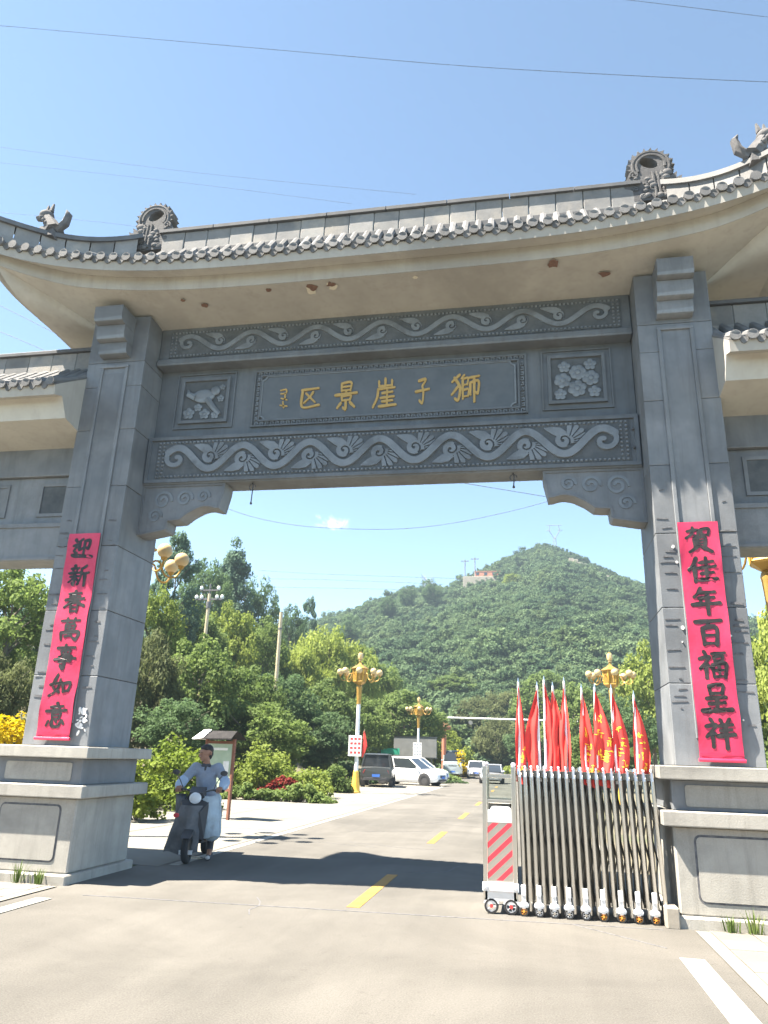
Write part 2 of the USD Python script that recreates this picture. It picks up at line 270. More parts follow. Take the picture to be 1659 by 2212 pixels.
leaf('leaf_olive', (0.085, 0.10, 0.045), (0.145, 0.165, 0.075), (0.20, 0.215, 0.105))
leaf('leaf_bright', (0.109, 0.157, 0.028), (0.206, 0.255, 0.053), (0.282, 0.323, 0.092), 0.42, 1.2)
leaf('leaf_yellow', (0.369, 0.272, 0.012), (0.596, 0.462, 0.018), (0.600, 0.600, 0.036), 0.35, 1.5)
leaf('leaf_red', (0.11, 0.016, 0.014), (0.22, 0.03, 0.026), (0.33, 0.055, 0.045), 0.2, 1.5)
leaf('hill_leaf', (0.059, 0.101, 0.056), (0.125, 0.179, 0.086), (0.218, 0.259, 0.113), 0.3, 0.03)
leaf('hill_leaf_pale', (0.07, 0.105, 0.05), (0.12, 0.165, 0.07), (0.17, 0.21, 0.09), 0.35, 0.03)
leaf('hill_leaf_dark', (0.04, 0.075, 0.045), (0.075, 0.122, 0.062), (0.12, 0.17, 0.085), 0.35, 0.03)
leaf('grass_blade', (0.075, 0.116, 0.034), (0.151, 0.204, 0.059), (0.241, 0.258, 0.101), 0.3, 2.0)
M['haze'] = usdkit.material(stage, '/World/Looks/haze', {'v': ('principled_volume', {'color': (0.70, 0.87, 1.0), 'density': 0.00042, 'anisotropy': 0.25})}, [], volume='v.volume')
M['pane'] = usdkit.material(stage, '/World/Looks/pane', {'f': ('fresnel', {'IOR': 1.5}), 't': ('transparent_bsdf', {'color': (0.86, 0.9, 0.88)}), 'g': ('glossy_bsdf', {'roughness': 0.03}), 'm': ('mix_closure', {})},
    [('f.fac', 'm.fac'), ('t.BSDF', 'm.closure1'), ('g.BSDF', 'm.closure2')], surface='m.closure')

# ================================================================ ground, road, paving, hills
def fbm2(x, y, s, seed=0, o=3): return meshkit.fbm(np.stack([np.asarray(x) * s, np.asarray(y) * s, np.zeros_like(np.asarray(x) * 1.0)], -1), o, seed) - 0.5
def sstep(a, b, x):
    t = np.clip((x - a) / (b - a), 0, 1); return t * t * (3 - 2 * t)
RX = np.array([-400, -260, -180, -122, -84, -66, -50, -30, -20, -6, 8.5, 20, 30, 50, 78, 110, 170, 260, 400.])
RZ = np.array([12, 22, 34, 46, 57, 65.5, 71.5, 73.0, 78.5, 86, 91.5, 87.5, 82, 72, 60, 49, 36, 22, 12.])
def height(x, y):
    x = np.asarray(x, float); y = np.asarray(y, float)
    ridge = np.interp(x, RX, RZ)
    up = np.clip((y - 105) / 215.0, 0, 1); up = up ** 1.12
    back = 1 - 0.75 * sstep(320, 620, y)
    hill = ridge * np.where(y < 320, up, back) + 9.0 * fbm2(x, y, 1 / 42.0, 3) * sstep(120, 190, y) * (1 - sstep(290, 318, y)) 
    left = 0.36 * np.clip(-x - 13.5 - 0.05 * np.clip(y - 20, 0, 80), 0, 44) * sstep(12, 30, y) * (1 - sstep(110, 200, y))
    far = 14.0 * sstep(140, 420, np.abs(x)) * sstep(40, 160, y)
    return np.maximum(hill, 0) + left + far
gx = np.concatenate([np.linspace(-900, -130, 20), np.linspace(-120, 120, 121), np.linspace(130, 900, 20)])
gy = np.concatenate([np.linspace(-300, -20, 8), np.linspace(-10, 130, 71), np.linspace(133, 400, 90), np.linspace(420, 1400, 18)])
X, Y = np.meshgrid(gx, gy); Z = height(X, Y) - 0.012
nx, ny = len(gx), len(gy); idx = np.arange(nx * ny).reshape(ny, nx)
gf = np.concatenate([np.stack([idx[:-1, :-1], idx[:-1, 1:], idx[1:, 1:]], -1).reshape(-1, 3), np.stack([idx[:-1, :-1], idx[1:, 1:], idx[1:, :-1]], -1).reshape(-1, 3)])
cy = Y.ravel()[gf].mean(1)
gv = np.stack([X.ravel(), Y.ravel(), Z.ravel()], 1)
near = cy < 108
def part_of(f): u, i = np.unique(f, return_inverse=True); return trimesh.Trimesh(gv[u], i.reshape(-1, 3), process=False)
obj('ground', part_of(gf[near]), 'soil', kind='structure', smooth=True)
obj('hills', part_of(gf[~near]), 'hill_ground', kind='structure', smooth=True)

def sheet(poly, z): 
    m = ext(poly, 0.004); m.apply_translation([0, 0, z - 0.004]); return m
# the road runs away from the camera and bends a little left past the parked cars
def cx(y): return -1.95 - 0.0011 * np.clip(y - 30, 0, None) ** 1.55
ys = np.concatenate([[-60.0, 0, 8], np.linspace(12, 128, 30)])
def strip(a, b, y0, y1, n=24):
    q = np.linspace(y0, y1, n); return Polygon([(cx(t) + a, t) for t in q] + [(cx(t) + b, t) for t in q[::-1]])
road = thing('road', kind='structure')
obj('surface', sheet(unary_union([strip(-3.35, 3.55, -60, 128, 60), sbox(-5.6, -60, 1.66, 11.2)]), 0.0), 'asphalt', road)
obj('edge_line', sheet(strip(-3.27, -3.12, 11.2, 50), 0.004), 'line_white', road)
obj('edge_line', sheet(sbox(-5.36, -20, -5.18, 8.28), 0.008), 'line_white', road)
obj('edge_line', sheet(sbox(1.25, -20, 1.46, 7.75), 0.004), 'line_white', road)
obj('edge_line', sheet(strip(3.2, 3.35, 14, 60), 0.004), 'line_white', road)
for a, b in ((1.9, 4.5), (8.97, 11.55), (15.95, 18.6), (22.9, 25.6), (30.0, 32.6), (37, 39.6), (44, 46.6), (51, 53.6)):
    obj('lane_dash', sheet(strip(-0.075, 0.075, a, b, 4), 0.0045), 'line_yellow', road)
obj('tar_seam', sheet(unary_union([LineString([(-5.0, 8.6), (-2.2, 8.75), (1.3, 8.95)]).buffer(0.012), LineString([(1.2, 8.1), (0.4, 8.9)]).buffer(0.008)]), 0.003), 'tape', road)
rc_ = random.Random(3); cr = []
for _ in range(16):
    x, y = rc_.uniform(-5, 1.2), rc_.uniform(3, 26); q = rc_.choice((rc_.uniform(-.3, .3), rc_.uniform(1.2, 1.9))); pts = [(x, y)]
    for _k in range(rc_.randint(4, 9)): q += rc_.uniform(-.5, .5); x += .25 * math.cos(q); y += .25 * math.sin(q); pts.append((x, y))
    cr.append(LineString(pts).buffer(rc_.uniform(.003, .007), cap_style=2))
obj('crack', sheet(unary_union(cr), 0.0022), 'tape', road, kind='stuff')
fore = thing('forecourt', kind='structure')
fpoly = Polygon([(cx(t) - 3.35, t) for t in np.linspace(11.0, 56, 20)] + [(-9.2, 58), (-9.0, 46), (-9.6, 35), (-10.6, 27), (-12.3, 23), (-13.5, 18), (-20, 14.5), (-20, 11.0)])
k = 0
for y in np.arange(11, 58, 3.0):                # cast slabs with open joints
    for x in np.arange(-20, -4, 3.0):
        q = sbox(x + 0.012, y + 0.012, x + 2.988, y + 2.988).intersection(fpoly)
        if q.area > 0.15: obj('paving_slab', sheet(q, 0.002 + 0.0012 * (k % 3)), 'concrete', fore); k += 1
obj('slab_bed', sheet(fpoly, -0.006), 'soil', fore)
for side in (0, 1):
    walk = thing('pavement', kind='structure')
    x0, x1 = ((1.62, 6.0), (-10.0, -5.56))[side]
    obj('kerb_strip', sheet(sbox(x0, -12, x0 + 0.14, 8.95) if side == 0 else sbox(x1 - 0.14, -12, x1, 8.95), 0.012), 'concrete', walk)
    a0, a1 = (x0 + 0.15, x1) if side == 0 else (x0, x1 - 0.15)
    n = 0
    for j, y in enumerate(np.arange(3.0, 9.0, 0.4)):
        for x in np.arange(a0, a1, 0.4):
            if abs(x - (a0 if side == 0 else a1)) > 2.3: continue
            obj('paving_tile', box(x + .004, min(x + .396, a1), y + .004, y + .396, -0.03, 0.010 + 0.0015 * ((n * 7) % 4), 0.003), 'paver', walk); n += 1
    obj('bed', sheet(sbox(a0, -12, a1, 9.4), 0.0), 'paver', walk)
obj('haze', box(-960, 960, -360, 1460, -2.0, 165.0), 'haze', kind='stuff', smooth=False)

# ================================================================ the stone gateway
XC = -2.03
rng = random.Random(5)
gate = thing('stone_gateway', 'tall grey stone gateway with upswept tiled roof and gold lettered board spanning the road', 'gateway')
def U(x): return XC + x
def scroll_relief(x0, x1, z0, z1, n, plain):
    """low relief: a broad S-shaped vine; each bend is filled by a rolled curl, a pointed leaf before it and a ribbed fan after it. Rolls, ribs and outlines are grooves."""
    h, zc = z1 - z0, (z0 + z1) / 2; per = (x1 - x0) / n; A = h * .36
    ph = lambda x: math.pi * (x - x0) / per
    vine = LineString([(x, zc + A * math.sin(ph(x))) for x in np.linspace(x0 + per * .2, x1 - per * .2, 24 * n)]).buffer(h * .105)
    fill, cut = [], []
    for i in range(n):
        xm = x0 + per * (i + .5); s = 1 if i % 2 == 0 else -1
        c = np.array([xm - .02 * per, zc - s * h * .06])
        if 0 < i < n - 1:
            fill.append(Point(c).buffer(h * .225))
            fill.append(Polygon([(xm - .50 * per, zc - s * h * .44), (xm - .30 * per, zc - s * h * .27), (xm - .12 * per, zc - s * h * .16), (xm + .05 * per, zc - s * h * .30), (xm - .08 * per, zc - s * h * .42), (xm - .28 * per, zc - s * h * .46)]).buffer(h * .02))
            if not plain:
                f0 = np.array([xm + .10 * per, zc - s * h * .02])
                for k in range(5):
                    g = math.radians(-84 + 20 * k); L = h * (.50 - .02 * k); d = np.array([math.cos(g) * 1.15, s * math.sin(g)])
                    fill.append(LineString([f0, f0 + d * L * .55, f0 + d * L]).buffer(h * .068)); 
                    g2 = g + math.radians(10); d2 = np.array([math.cos(g2) * 1.15, s * math.sin(g2)]); cut.append(LineString([f0 + d2 * L * .35, f0 + d2 * L * 1.15]).buffer(h * .011))
            sp = [(c[0] + h * (.185 * (1 - t) + .02) * math.sin((.2 + 1.55 * t) * math.pi) * 1.0, c[1] + s * h * (.185 * (1 - t) + .02) * math.cos((.2 + 1.55 * t) * math.pi)) for t in np.linspace(0, 1, 22)]
            cut.append(LineString(sp).buffer(h * .020)); cut.append(Point(sp[-1]).buffer(h * .042))
    ends = []
    for e, d in ((x0 + per * .42, 1), (x1 - per * .42, -1)):
        ends.append(LineString([(e + d * h * .05 - d * h * .40 * (1 - .85 * t) * math.sin(t * 1.9 * math.pi), zc + h * .36 * (1 - .85 * t) * math.cos(t * 1.9 * math.pi)) for t in np.linspace(0, 1, 30)]).buffer(h * .07))
    clip = sbox(x0, z0, x1, z1); body = unary_union(fill).difference(vine.buffer(h * .022)).difference(unary_union(cut))
    return unary_union([vine] + ends).intersection(clip), polys(body.intersection(clip).buffer(-h * .004))
def beads(x0, x1, z0, z1, y0, y1, s, step):
    l = []
    for z in (z0 + s / 2, z1 - s / 2):
        for x in np.arange(x0 + s / 2, x1, step): l.append(hull([(x - s / 2, y1, z - s / 2), (x + s / 2, y1, z - s / 2), (x - s / 2, y1, z + s / 2), (x + s / 2, y1, z + s / 2), (x - s / 3, y0, z - s / 3), (x + s / 3, y0, z - s / 3), (x - s / 3, y0, z + s / 3), (x + s / 3, y0, z + s / 3)]))
    for x in (x0 + s / 2, x1 - s / 2, x0 + s / 2 + step * 1.2, x1 - s / 2 - step * 1.2):
        for z in np.arange(z0 + s / 2 + step, z1 - s, step): l.append(hull([(x - s / 2, y1, z - s / 2), (x + s / 2, y1, z - s / 2), (x - s / 2, y1, z + s / 2), (x + s / 2, y1, z + s / 2), (x - s / 3, y0, z - s / 3), (x + s / 3, y0, z - s / 3), (x - s / 3, y0, z + s / 3), (x + s / 3, y0, z + s / 3)]))
    return join(l)
def frame_xz(x0, x1, z0, z1, w, y0, y1): return ext_xz(sbox(x0, z0, x1, z1).difference(sbox(x0 + w, z0 + w, x1 - w, z1 - w)), y0, y1)
def rrect(x0, x1, z0, z1, r): return sbox(x0 + r, z0 + r, x1 - r, z1 - r).buffer(r, 4)
def notched(x0, x1, z0, z1, r):
    p = sbox(x0, z0, x1, z1)
    for x in (x0, x1):
        for z in (z0, z1): p = p.difference(Point(x, z).buffer(r, 5))
    return p

SHAFT_Y0, SHAFT_Y1 = 9.40, 10.50
for sgn in (-1, 1):
    a, b = sorted((U(sgn * 3.68), U(sgn * 4.65))); m = (a + b) / 2
    # shaft of stacked blocks; the first block is the part, the others its pieces
    cuts = [1.60, 2.52, 3.42, 4.36, 5.28, 6.20, 6.93, 7.36, 8.16]
    pil = None
    for i in range(len(cuts) - 1):
        bm = box(a + rng.uniform(0, .003), b - rng.uniform(0, .003), SHAFT_Y0 + rng.uniform(0, .004), SHAFT_Y1, cuts[i] + .003, cuts[i + 1] - .003, .007)
        if pil is None: pil = obj('pillar', bm, 'stone', gate)
        else: obj('shaft_block', bm, 'stone', pil)
    for e in ((m - 0.235, m - 0.185), (m + 0.185, m + 0.235)): obj('panel_moulding', box(e[0], e[1], 9.372, 9.402, 1.9, 7.25, .006), 'stone', pil)
    obj('panel_moulding', box(m - .235, m + .235, 9.371, 9.402, 7.252, 7.30, .006), 'stone', pil)
    obj('inner_panel', box(m - .183, m + .183, 9.394, 9.402, 1.9, 7.16, .002), 'stone', pil)
    pa, pb = sorted((U(sgn * 3.555), U(sgn * 4.82)))                  # pedestal
    obj('plinth', box(pa - .05, pb + .05, 9.06, 10.72, -0.06, 0.11, .015), 'stone_pale', pil)
    blk = box(pa, pb, 9.16, 10.62, 0.11, 0.98, .02)
    obj('base_block', blk, 'stone_pale', pil)
    q = rrect(pa + .2, pb - .2, .23, .90, .07)
    obj('base_groove', ext_xz(q.difference(q.buffer(-.022)), 9.157, 9.17), 'tape', pil)
    obj('base_panel', ext_xz(q.buffer(-.022), 9.148, 9.17), 'stone_pale', pil)
    obj('lower_slab', box(pa - .12, pb + .12, 9.04, 10.75, .98, 1.135, .012), 'stone_pale', pil)
    obj('neck_block', box(pa + .02, pb - .02, 9.19, 10.60, 1.135, 1.455, .01), 'stone', pil)
    obj('neck_panel', ext_xz(rrect(pa + .16, pb - .16, 1.18, 1.40, .03), 9.178, 9.195), 'stone_pale', pil)
    obj('upper_slab', box(pa - .12, pb + .12, 9.04, 10.75, 1.455, 1.60, .012), 'stone_pale', pil)
    for (z0, z1, y0) in ((7.42, 7.615, 9.24), (7.62, 7.855, 9.12), (7.86, 8.12, 8.99)):
        pr = [(9.405, z1), (y0, z1), (y0, z0 + .07), (y0 + .03, z0 + .02), (y0 + .09, z0), (9.405, z0)]
        obj('corbel', ext_yz(Polygon(pr), m - .235, m + .235), 'stone', pil)
    marks = []
    for e0, e1 in ((a + .02, m - .26), (m + .26, b - .02)):
        z = 1.85
        while z < 4.65:
            z += rng.choice((.07, .13, .2, .3, .38)); w0 = e0 + rng.uniform(-.01, .1); w1 = e1 - rng.uniform(0, .09); t = rng.uniform(.008, .024)
            marks.append(ext_xz(Polygon([(w0, z), (w1, z + rng.uniform(-.015, .015)), (w1 - .01, z + t), (w0 + .01, z + t * rng.uniform(.7, 1.2))]), 9.396, 9.402))
    obj('adhesive_marks', join(marks), 'tape', pil, label='dark strips of old tape residue', kind='stuff')
    scr = []
    for _ in range(22 if sgn < 0 else 6):
        w = rng.uniform(.012, .04)
        cxp, czp = (m + .36 + rng.uniform(-.07, .07), 1.78 + rng.uniform(-.02, .3)) if sgn < 0 else (m + rng.choice((-1, 1)) * rng.uniform(.26, .30), rng.uniform(1.9, 4.4))
        scr.append(ext_xz(affinity.rotate(affinity.scale(Point(cxp, czp).buffer(w, 2), 1.0 if sgn < 0 else .7, rng.uniform(.3, .9)), rng.uniform(0, 180)), 9.389 - .001 * (_ % 4), 9.402))
    obj('paper_scrap', join(scr), 'paper_white', pil, label='scraps of torn white paper', kind='stuff')

# ---- beams between the pillars (x from inner face to inner face)
L0, L1 = U(-3.675), U(3.675)
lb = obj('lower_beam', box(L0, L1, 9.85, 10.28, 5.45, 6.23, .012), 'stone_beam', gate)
obj('relief_ground', box(U(-3.50), U(3.54), 9.835, 9.852, 5.53, 6.15, .002), 'stone_dark', lb)
obj('beam_frame', frame_xz(L0 + .02, L1 - .02, 5.465, 6.22, .055, 9.818, 9.853), 'stone_beam', lb)
st, lv = scroll_relief(U(-3.40), U(3.44), 5.59, 6.092, 13, False)
obj('vine_scroll', join([ext_xz(st, 9.80, 9.837)] + [ext_xz(l, 9.812, 9.837) for i, l in enumerate(lv)]), 'stone_carved', lb)
obj('bead_row', beads(U(-3.47), U(3.51), 5.545, 6.135, 9.812, 9.836, .034, .062), 'stone_carved', lb, kind='stuff')
obj('cable_bolt', join([rod((U(3.58), 9.84, z), (U(3.58), 9.80, z), .018, n=6) for z in (5.72, 6.0)]), 'tape', lb)
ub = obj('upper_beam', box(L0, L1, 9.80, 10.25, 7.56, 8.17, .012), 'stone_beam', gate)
obj('beam_ledge', box(L0, L1, 9.74, 10.2, 7.455, 7.565, .02), 'stone_beam', ub)
obj('relief_ground', box(U(-3.50), U(3.54), 9.786, 9.802, 7.60, 8.07, .002), 'stone_dark', ub)
st, lv = scroll_relief(U(-3.42), U(3.46), 7.655, 8.015, 13, True)
obj('cloud_scroll', join([ext_xz(st, 9.76, 9.788)] + [ext_xz(l, 9.765, 9.788) for l in lv]), 'stone_carved', ub)
obj('bead_row', beads(U(-3.48), U(3.52), 7.612, 8.06, 9.768, 9.788, .032, .058), 'stone_carved', ub, kind='stuff')
# ---- sign board between the beams
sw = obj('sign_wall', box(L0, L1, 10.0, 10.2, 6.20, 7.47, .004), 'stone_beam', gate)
so = (U(-2.07), U(2.17), 6.395, 7.37)
obj('fret_border', join([frame_xz(*so, .028, 9.965, 10.002), frame_xz(so[0] + .11, so[1] - .11, so[2] + .085, so[3] - .085, .022, 9.962, 10.002)]), 'stone_beam', sw)
fr = []
for z, d in ((so[2] + .055, 1), (so[3] - .055, -1)):
    for i, x in enumerate(np.arange(so[0] + .07, so[1] - .05, .085)):
        fr.append(ext_xz(LineString([(x, z - .02), (x, z + .02), (x + .045, z + .02), (x + .045, z - .004), (x + .022, z - .004)]).buffer(.007, cap_style=2), 9.976, 10.002))
for x in (so[0] + .068, so[1] - .068):
    for z in np.arange(so[2] + .12, so[3] - .1, .085): fr.append(ext_xz(LineString([(x - .02, z), (x + .02, z), (x + .02, z + .045), (x, z + .045), (x, z + .022)]).buffer(.007, cap_style=2), 9.976, 10.002))
obj('fret_pattern', join(fr), 'stone_carved', sw, kind='stuff')
board = notched(U(-1.93), U(2.0), 6.50, 7.26, .07)
obj('name_board', ext_xz(board, 9.982, 10.002), 'board_dark', sw)
obj('board_rim', ext_xz(board.buffer(.012).difference(board.buffer(-.012)), 9.970, 10.002), 'stone_carved', sw)
G = {   # brush strokes on a 100 grid, x to the right and y down: points ... |width
'xin': '28 8 31 16|9;12 23 48 20|8;20 28 24 36|7;41 27 36 36|7;6 43 54 39|9;12 58 50 55|8;31 42 31 92 23 86|9;29 60 10 82|7;33 62 50 77|8;84 12 62 25|9;62 25 60 55 48 92|8;62 47 96 42|9;79 46 79 97|10',
'chun': '24 17 76 13|8;28 29 72 26|8;10 43 92 37|10;51 4 46 40 8 74|9;53 40 72 58 96 68|11;36 58 37 94|8;36 58 67 55 64 94|8;38 75 63 73|7;37 91 64 90|7',
'wan': '12 17 88 13|8;35 5 37 26|8;67 4 62 25|8;32 33 34 57|7;32 33 70 30 66 56|7;34 45 66 43|6;34 57 66 55|6;50 30 50 80|7;16 66 20 95|9;16 67 88 62 84 94 73 89|10;34 83 60 79|7;58 72 68 86|7',
'shi': '12 14 90 11|9;32 26 35 40|7;32 26 70 23 67 38|7;34 40 68 37|6;24 51 78 46 75 69|8;6 61 96 55|9;28 71 76 67|7;50 2 51 94 36 86|10',
'ru': '36 6 18 54 48 76|9;52 26 40 64 6 90|9;4 46 58 38|9;64 42 67 74|9;64 42 94 38 88 70|9;67 73 90 69|8',
'yi': '50 2 54 10|9;24 18 78 14|8;36 21 41 30|7;64 20 60 29|7;8 35 94 30|9;34 42 36 65|7;34 42 68 39 66 64|8;36 53 66 51|6;36 65 66 63|6;22 74 14 90|8;36 72 40 92 68 93 72 80|9;50 68 57 78|8;78 70 88 82|9',
'ying': '48 8 34 18|8;36 20 36 56 52 48|9;57 18 80 15 77 52 70 47|9;58 18 58 76|9;14 10 22 20|10;8 38 28 35 12 60 26 72|9;8 80 40 84 96 88|12',
'he': '10 19 48 15 43 40 35 36|8;30 4 26 28 4 46|8;58 13 60 37|8;58 13 86 10 83 34|8;60 35 84 32|7;32 47 33 81|9;32 47 70 43 68 80|9;34 58 67 56|7;34 69 67 67|7;33 80 68 78|7;40 82 14 99|9;60 82 90 99|11',
'jia': '32 6 22 30 4 52|10;24 34 24 95|11;44 24 88 20|9;65 6 65 44|9;36 44 96 39|9;46 65 88 61|9;65 50 65 86|9;34 89 98 85|11',
'nian': '36 4 26 24 12 38|9;30 22 84 18|9;28 42 80 38|9;34 42 34 65|8;4 66 98 60|11;57 22 57 100|11',
'bai': '6 14 94 7|11;54 12 46 28 36 36|8;28 37 30 96|10;28 37 76 33 73 96|11;30 63 73 60|8;30 92 73 90|8',
'fu': '24 4 31 14|9;8 29 42 24 8 64|9;27 46 27 97|10;32 50 44 60|8;50 12 94 8|8;56 23 58 39|7;56 23 86 19 83 37|8;58 38 83 36|7;50 51 52 94|9;50 51 94 46 90 94|10;52 71 90 68|7;71 50 71 91|7;52 92 90 90|7',
'cheng': '30 8 32 36|9;30 8 74 4 71 34|10;32 34 71 32|8;20 51 82 46|10;26 69 78 65|9;52 48 52 90|10;4 93 98 88|13',
'xiang': '24 4 31 14|9;8 29 42 24 8 64|9;27 46 27 97|10;32 50 44 60|8;56 6 63 18|9;86 4 76 19|9;50 27 94 22|9;54 43 90 39|9;44 61 99 55|11;71 24 71 101|11',
'shizi': '32 4 6 28|8;14 14 33 50 26 92 15 86|9;27 44 4 72|8;48 6 38 18|7;42 20 42 88|8;42 20 60 17 58 40|7;43 41 58 39|6;43 59 62 56 60 80|7;43 81 60 79|6;64 17 98 12|8;68 34 68 76|8;68 34 96 30 93 72 86 67|8;81 16 81 100|9',
'zi': '26 14 72 9 48 34|10;50 32 57 60 50 94 32 86|11;6 53 94 45|9',
'ya': '50 2 50 26|9;24 10 25 28|8;25 28 78 25|8;77 8 77 28|8;20 37 88 33|8;22 37 18 66 2 96|9;38 51 80 47|8;58 40 58 66|8;32 67 86 63|8;38 79 80 76|8;58 66 58 92|8;26 95 94 91|9',
'jing': '32 6 33 33|8;32 6 70 3 68 32|8;34 19 67 17|7;33 32 68 30|7;50 33 53 40|8;8 47 94 41|10;34 52 36 67|8;34 52 70 49 67 66|8;36 67 67 65|7;51 66 51 98 41 92|9;32 75 18 92|9;68 74 86 90|10',
'qu': '12 12 90 6|11;66 22 50 48 24 74|9;32 28 52 48 76 72|9;16 12 18 92 96 86|11'}
def glyph(key, x, z, w, h, fat=1.0):
    """brush-written character in the box whose top left is (x, z): strokes swell where the brush is set down and thin towards the end"""
    out = []
    for s in G[key].split(';'):
        nums, wd = s.split('|'); n = list(map(float, nums.split())); p = smooth_line(list(zip(n[::2], n[1::2])), 6)
        t = np.linspace(0, 1, len(p)); r = float(wd) * 0.5 * fat * (1.25 - 0.55 * t + 0.3 * np.exp(-((t - .95) / .08) ** 2)) * (0.75 + 0.25 * np.minimum(1, t / .12))
        c = [Point(q).buffer(k, 4) for q, k in zip(p, r)]
        out += [unary_union([c[i], c[i + 1]]).convex_hull for i in range(len(c) - 1)]
    g = unary_union(out).simplify(0.5)
    return affinity.affine_transform(g, [w / 100, 0, 0, -h / 100, x, z])
for key, x0, x1, z0, z1 in (('shizi', -.985, -.55, 6.62, 7.10), ('zi', -1.53, -1.29, 6.62, 7.08), ('ya', -2.17, -1.79, 6.60, 7.10), ('jing', -2.79, -2.40, 6.60, 7.08), ('qu', -3.34, -3.0, 6.66, 7.02)):
    obj('letter', ext_xz(glyph(key, x0, z1, x1 - x0, z1 - z0, 1.0), 9.962, 9.984), 'gold_letter', sw)
obj('signature', join([ext_xz(LineString(smooth_line(p, 5)).buffer(.012), 9.968, 9.984) for p in ([(-3.65, 7.0), (-3.56, 7.01), (-3.56, 6.95), (-3.64, 6.94)], [(-3.57, 6.94), (-3.57, 6.84)], [(-3.63, 6.86), (-3.54, 6.83)], [(-3.6, 6.80), (-3.58, 6.70)], [(-3.64, 6.74), (-3.53, 6.72)])]), 'gold_letter', sw)
# ---- flower panels
def petal_flower(x, z, r, n, y):
    l = []
    for k in range(n):
        q = 2 * math.pi * k / n + 0.3
        l.append(ball((x + r * .6 * math.cos(q), y, z + r * .6 * math.sin(q)), r * .45, 1, (1, .35, 1)))
    l.append(ball((x, y - r * .12, z), r * .35, 1, (1, .5, 1))); return join(l)
for sgn in (-1, 1):
    x0, x1 = sorted((U(sgn * 2.47), U(sgn * 3.29)))
    fp = obj('flower_panel', ext_xz(sbox(x0 + .05, 6.56, x1 - .05, 7.25), 9.99, 10.002), 'stone_dark', gate)
    obj('panel_frame', join([frame_xz(x0, x1, 6.51, 7.30, .05, 9.955, 10.002), frame_xz(x0 - .09, x1 + .09, 6.42, 7.39, .022, 9.975, 10.002)]), 'stone_beam', fp)
    xm = (x0 + x1) / 2; l = []
    if sgn > 0:
        for (dx, dz, r, n) in ((0, -.16, .13, 6), (-.2, -.02, .12, 6), (.2, 0, .12, 6), (.02, .1, .12, 7), (-.17, .2, .09, 5), (.2, .22, .09, 5), (-.24, -.24, .09, 5), (.24, -.22, .09, 5)): l.append(petal_flower(xm + dx, 6.905 + dz, r, n, 9.975))
    else:
        l.append(ball((xm - .02, 9.975, 6.98), .15, 2, (1.25, .3, .8))); l.append(ball((xm + .17, 9.97, 7.06), .08, 2, (1, .4, 1)))
        l.append(tube([(xm - .15, 9.97, 6.95), (xm - .28, 9.975, 7.02), (xm - .3, 9.98, 7.1)], [.06, .05, .02], 6))
        l.append(tube([(xm + .05, 9.975, 6.92), (xm + .15, 9.975, 6.78), (xm + .28, 9.98, 6.65)], [.06, .05, .03], 6))
        for (dx, dz, r) in ((-.25, -.22, .1), (.02, -.24, .09), (.27, .02, .06), (.28, .22, .05), (-.1, -.12, .07), (.2, -.26, .07)): l.append(petal_flower(xm + dx, 6.905 + dz, r, 5, 9.977))
    obj('carved_flowers', join(l), 'stone_carved', fp)
# ---- bracket boards under the beam
for sgn in (-1, 1):
    pts = [(0, 5.448), (1.34, 5.448), (1.33, 5.33), (1.27, 5.05), (1.20, 5.055)] + [(1.2 - .28 * t, 5.055 + .03 * math.sin(math.pi * t)) for t in np.linspace(.2, 1, 5)] + [(.78, 4.98), (.66, 4.885), (.56, 4.875), (.465, 4.872), (.455, 4.75), (.43, 4.725), (.07, 4.66), (0, 4.66)]
    pl = Polygon([(U(sgn * (3.68 - u)), z) for u, z in pts]).buffer(0)
    br = obj('bracket', ext_xz(pl, 9.90, 10.2), 'stone', gate)
    rim = pl.difference(pl.buffer(-.035)); obj('bracket_rim', ext_xz(rim, 9.882, 9.902), 'stone', br)
    cl = []
    for u, z, r in ((.35, 5.2, .15), (.7, 5.22, .13), (1.0, 5.25, .1), (.25, 4.95, .11)):
        sp = [(U(sgn * (3.68 - u)) + r * (1 - t * .75) * math.cos(9 * t), z + r * (1 - t * .75) * math.sin(9 * t)) for t in np.linspace(0, 1, 24)]
        cl.append(LineString(sp).buffer(.02))
    obj('bracket_curl', ext_xz(unary_union(cl).intersection(pl.buffer(-.03)), 9.886, 9.902), 'stone_carved', br)
for x, dz in ((-3.965, .32), (-0.1, .2)):
    wr = obj('hanging_wire', tube([(x, 9.95, 5.46), (x + .02, 9.93, 5.4), (x + .01, 9.93, 5.45 - dz)], .009, 5), 'wire', gate)
    obj('wire_loop', tube([(x + .01 + .05 * math.cos(q), 9.93, 5.38 + .05 * math.sin(q)) for q in np.linspace(0, 5.5, 10)], .007, 5), 'wire', wr)
    obj('wire_end', ball((x + .01, 9.93, 5.44 - dz), .02, 1), 'wire', wr)

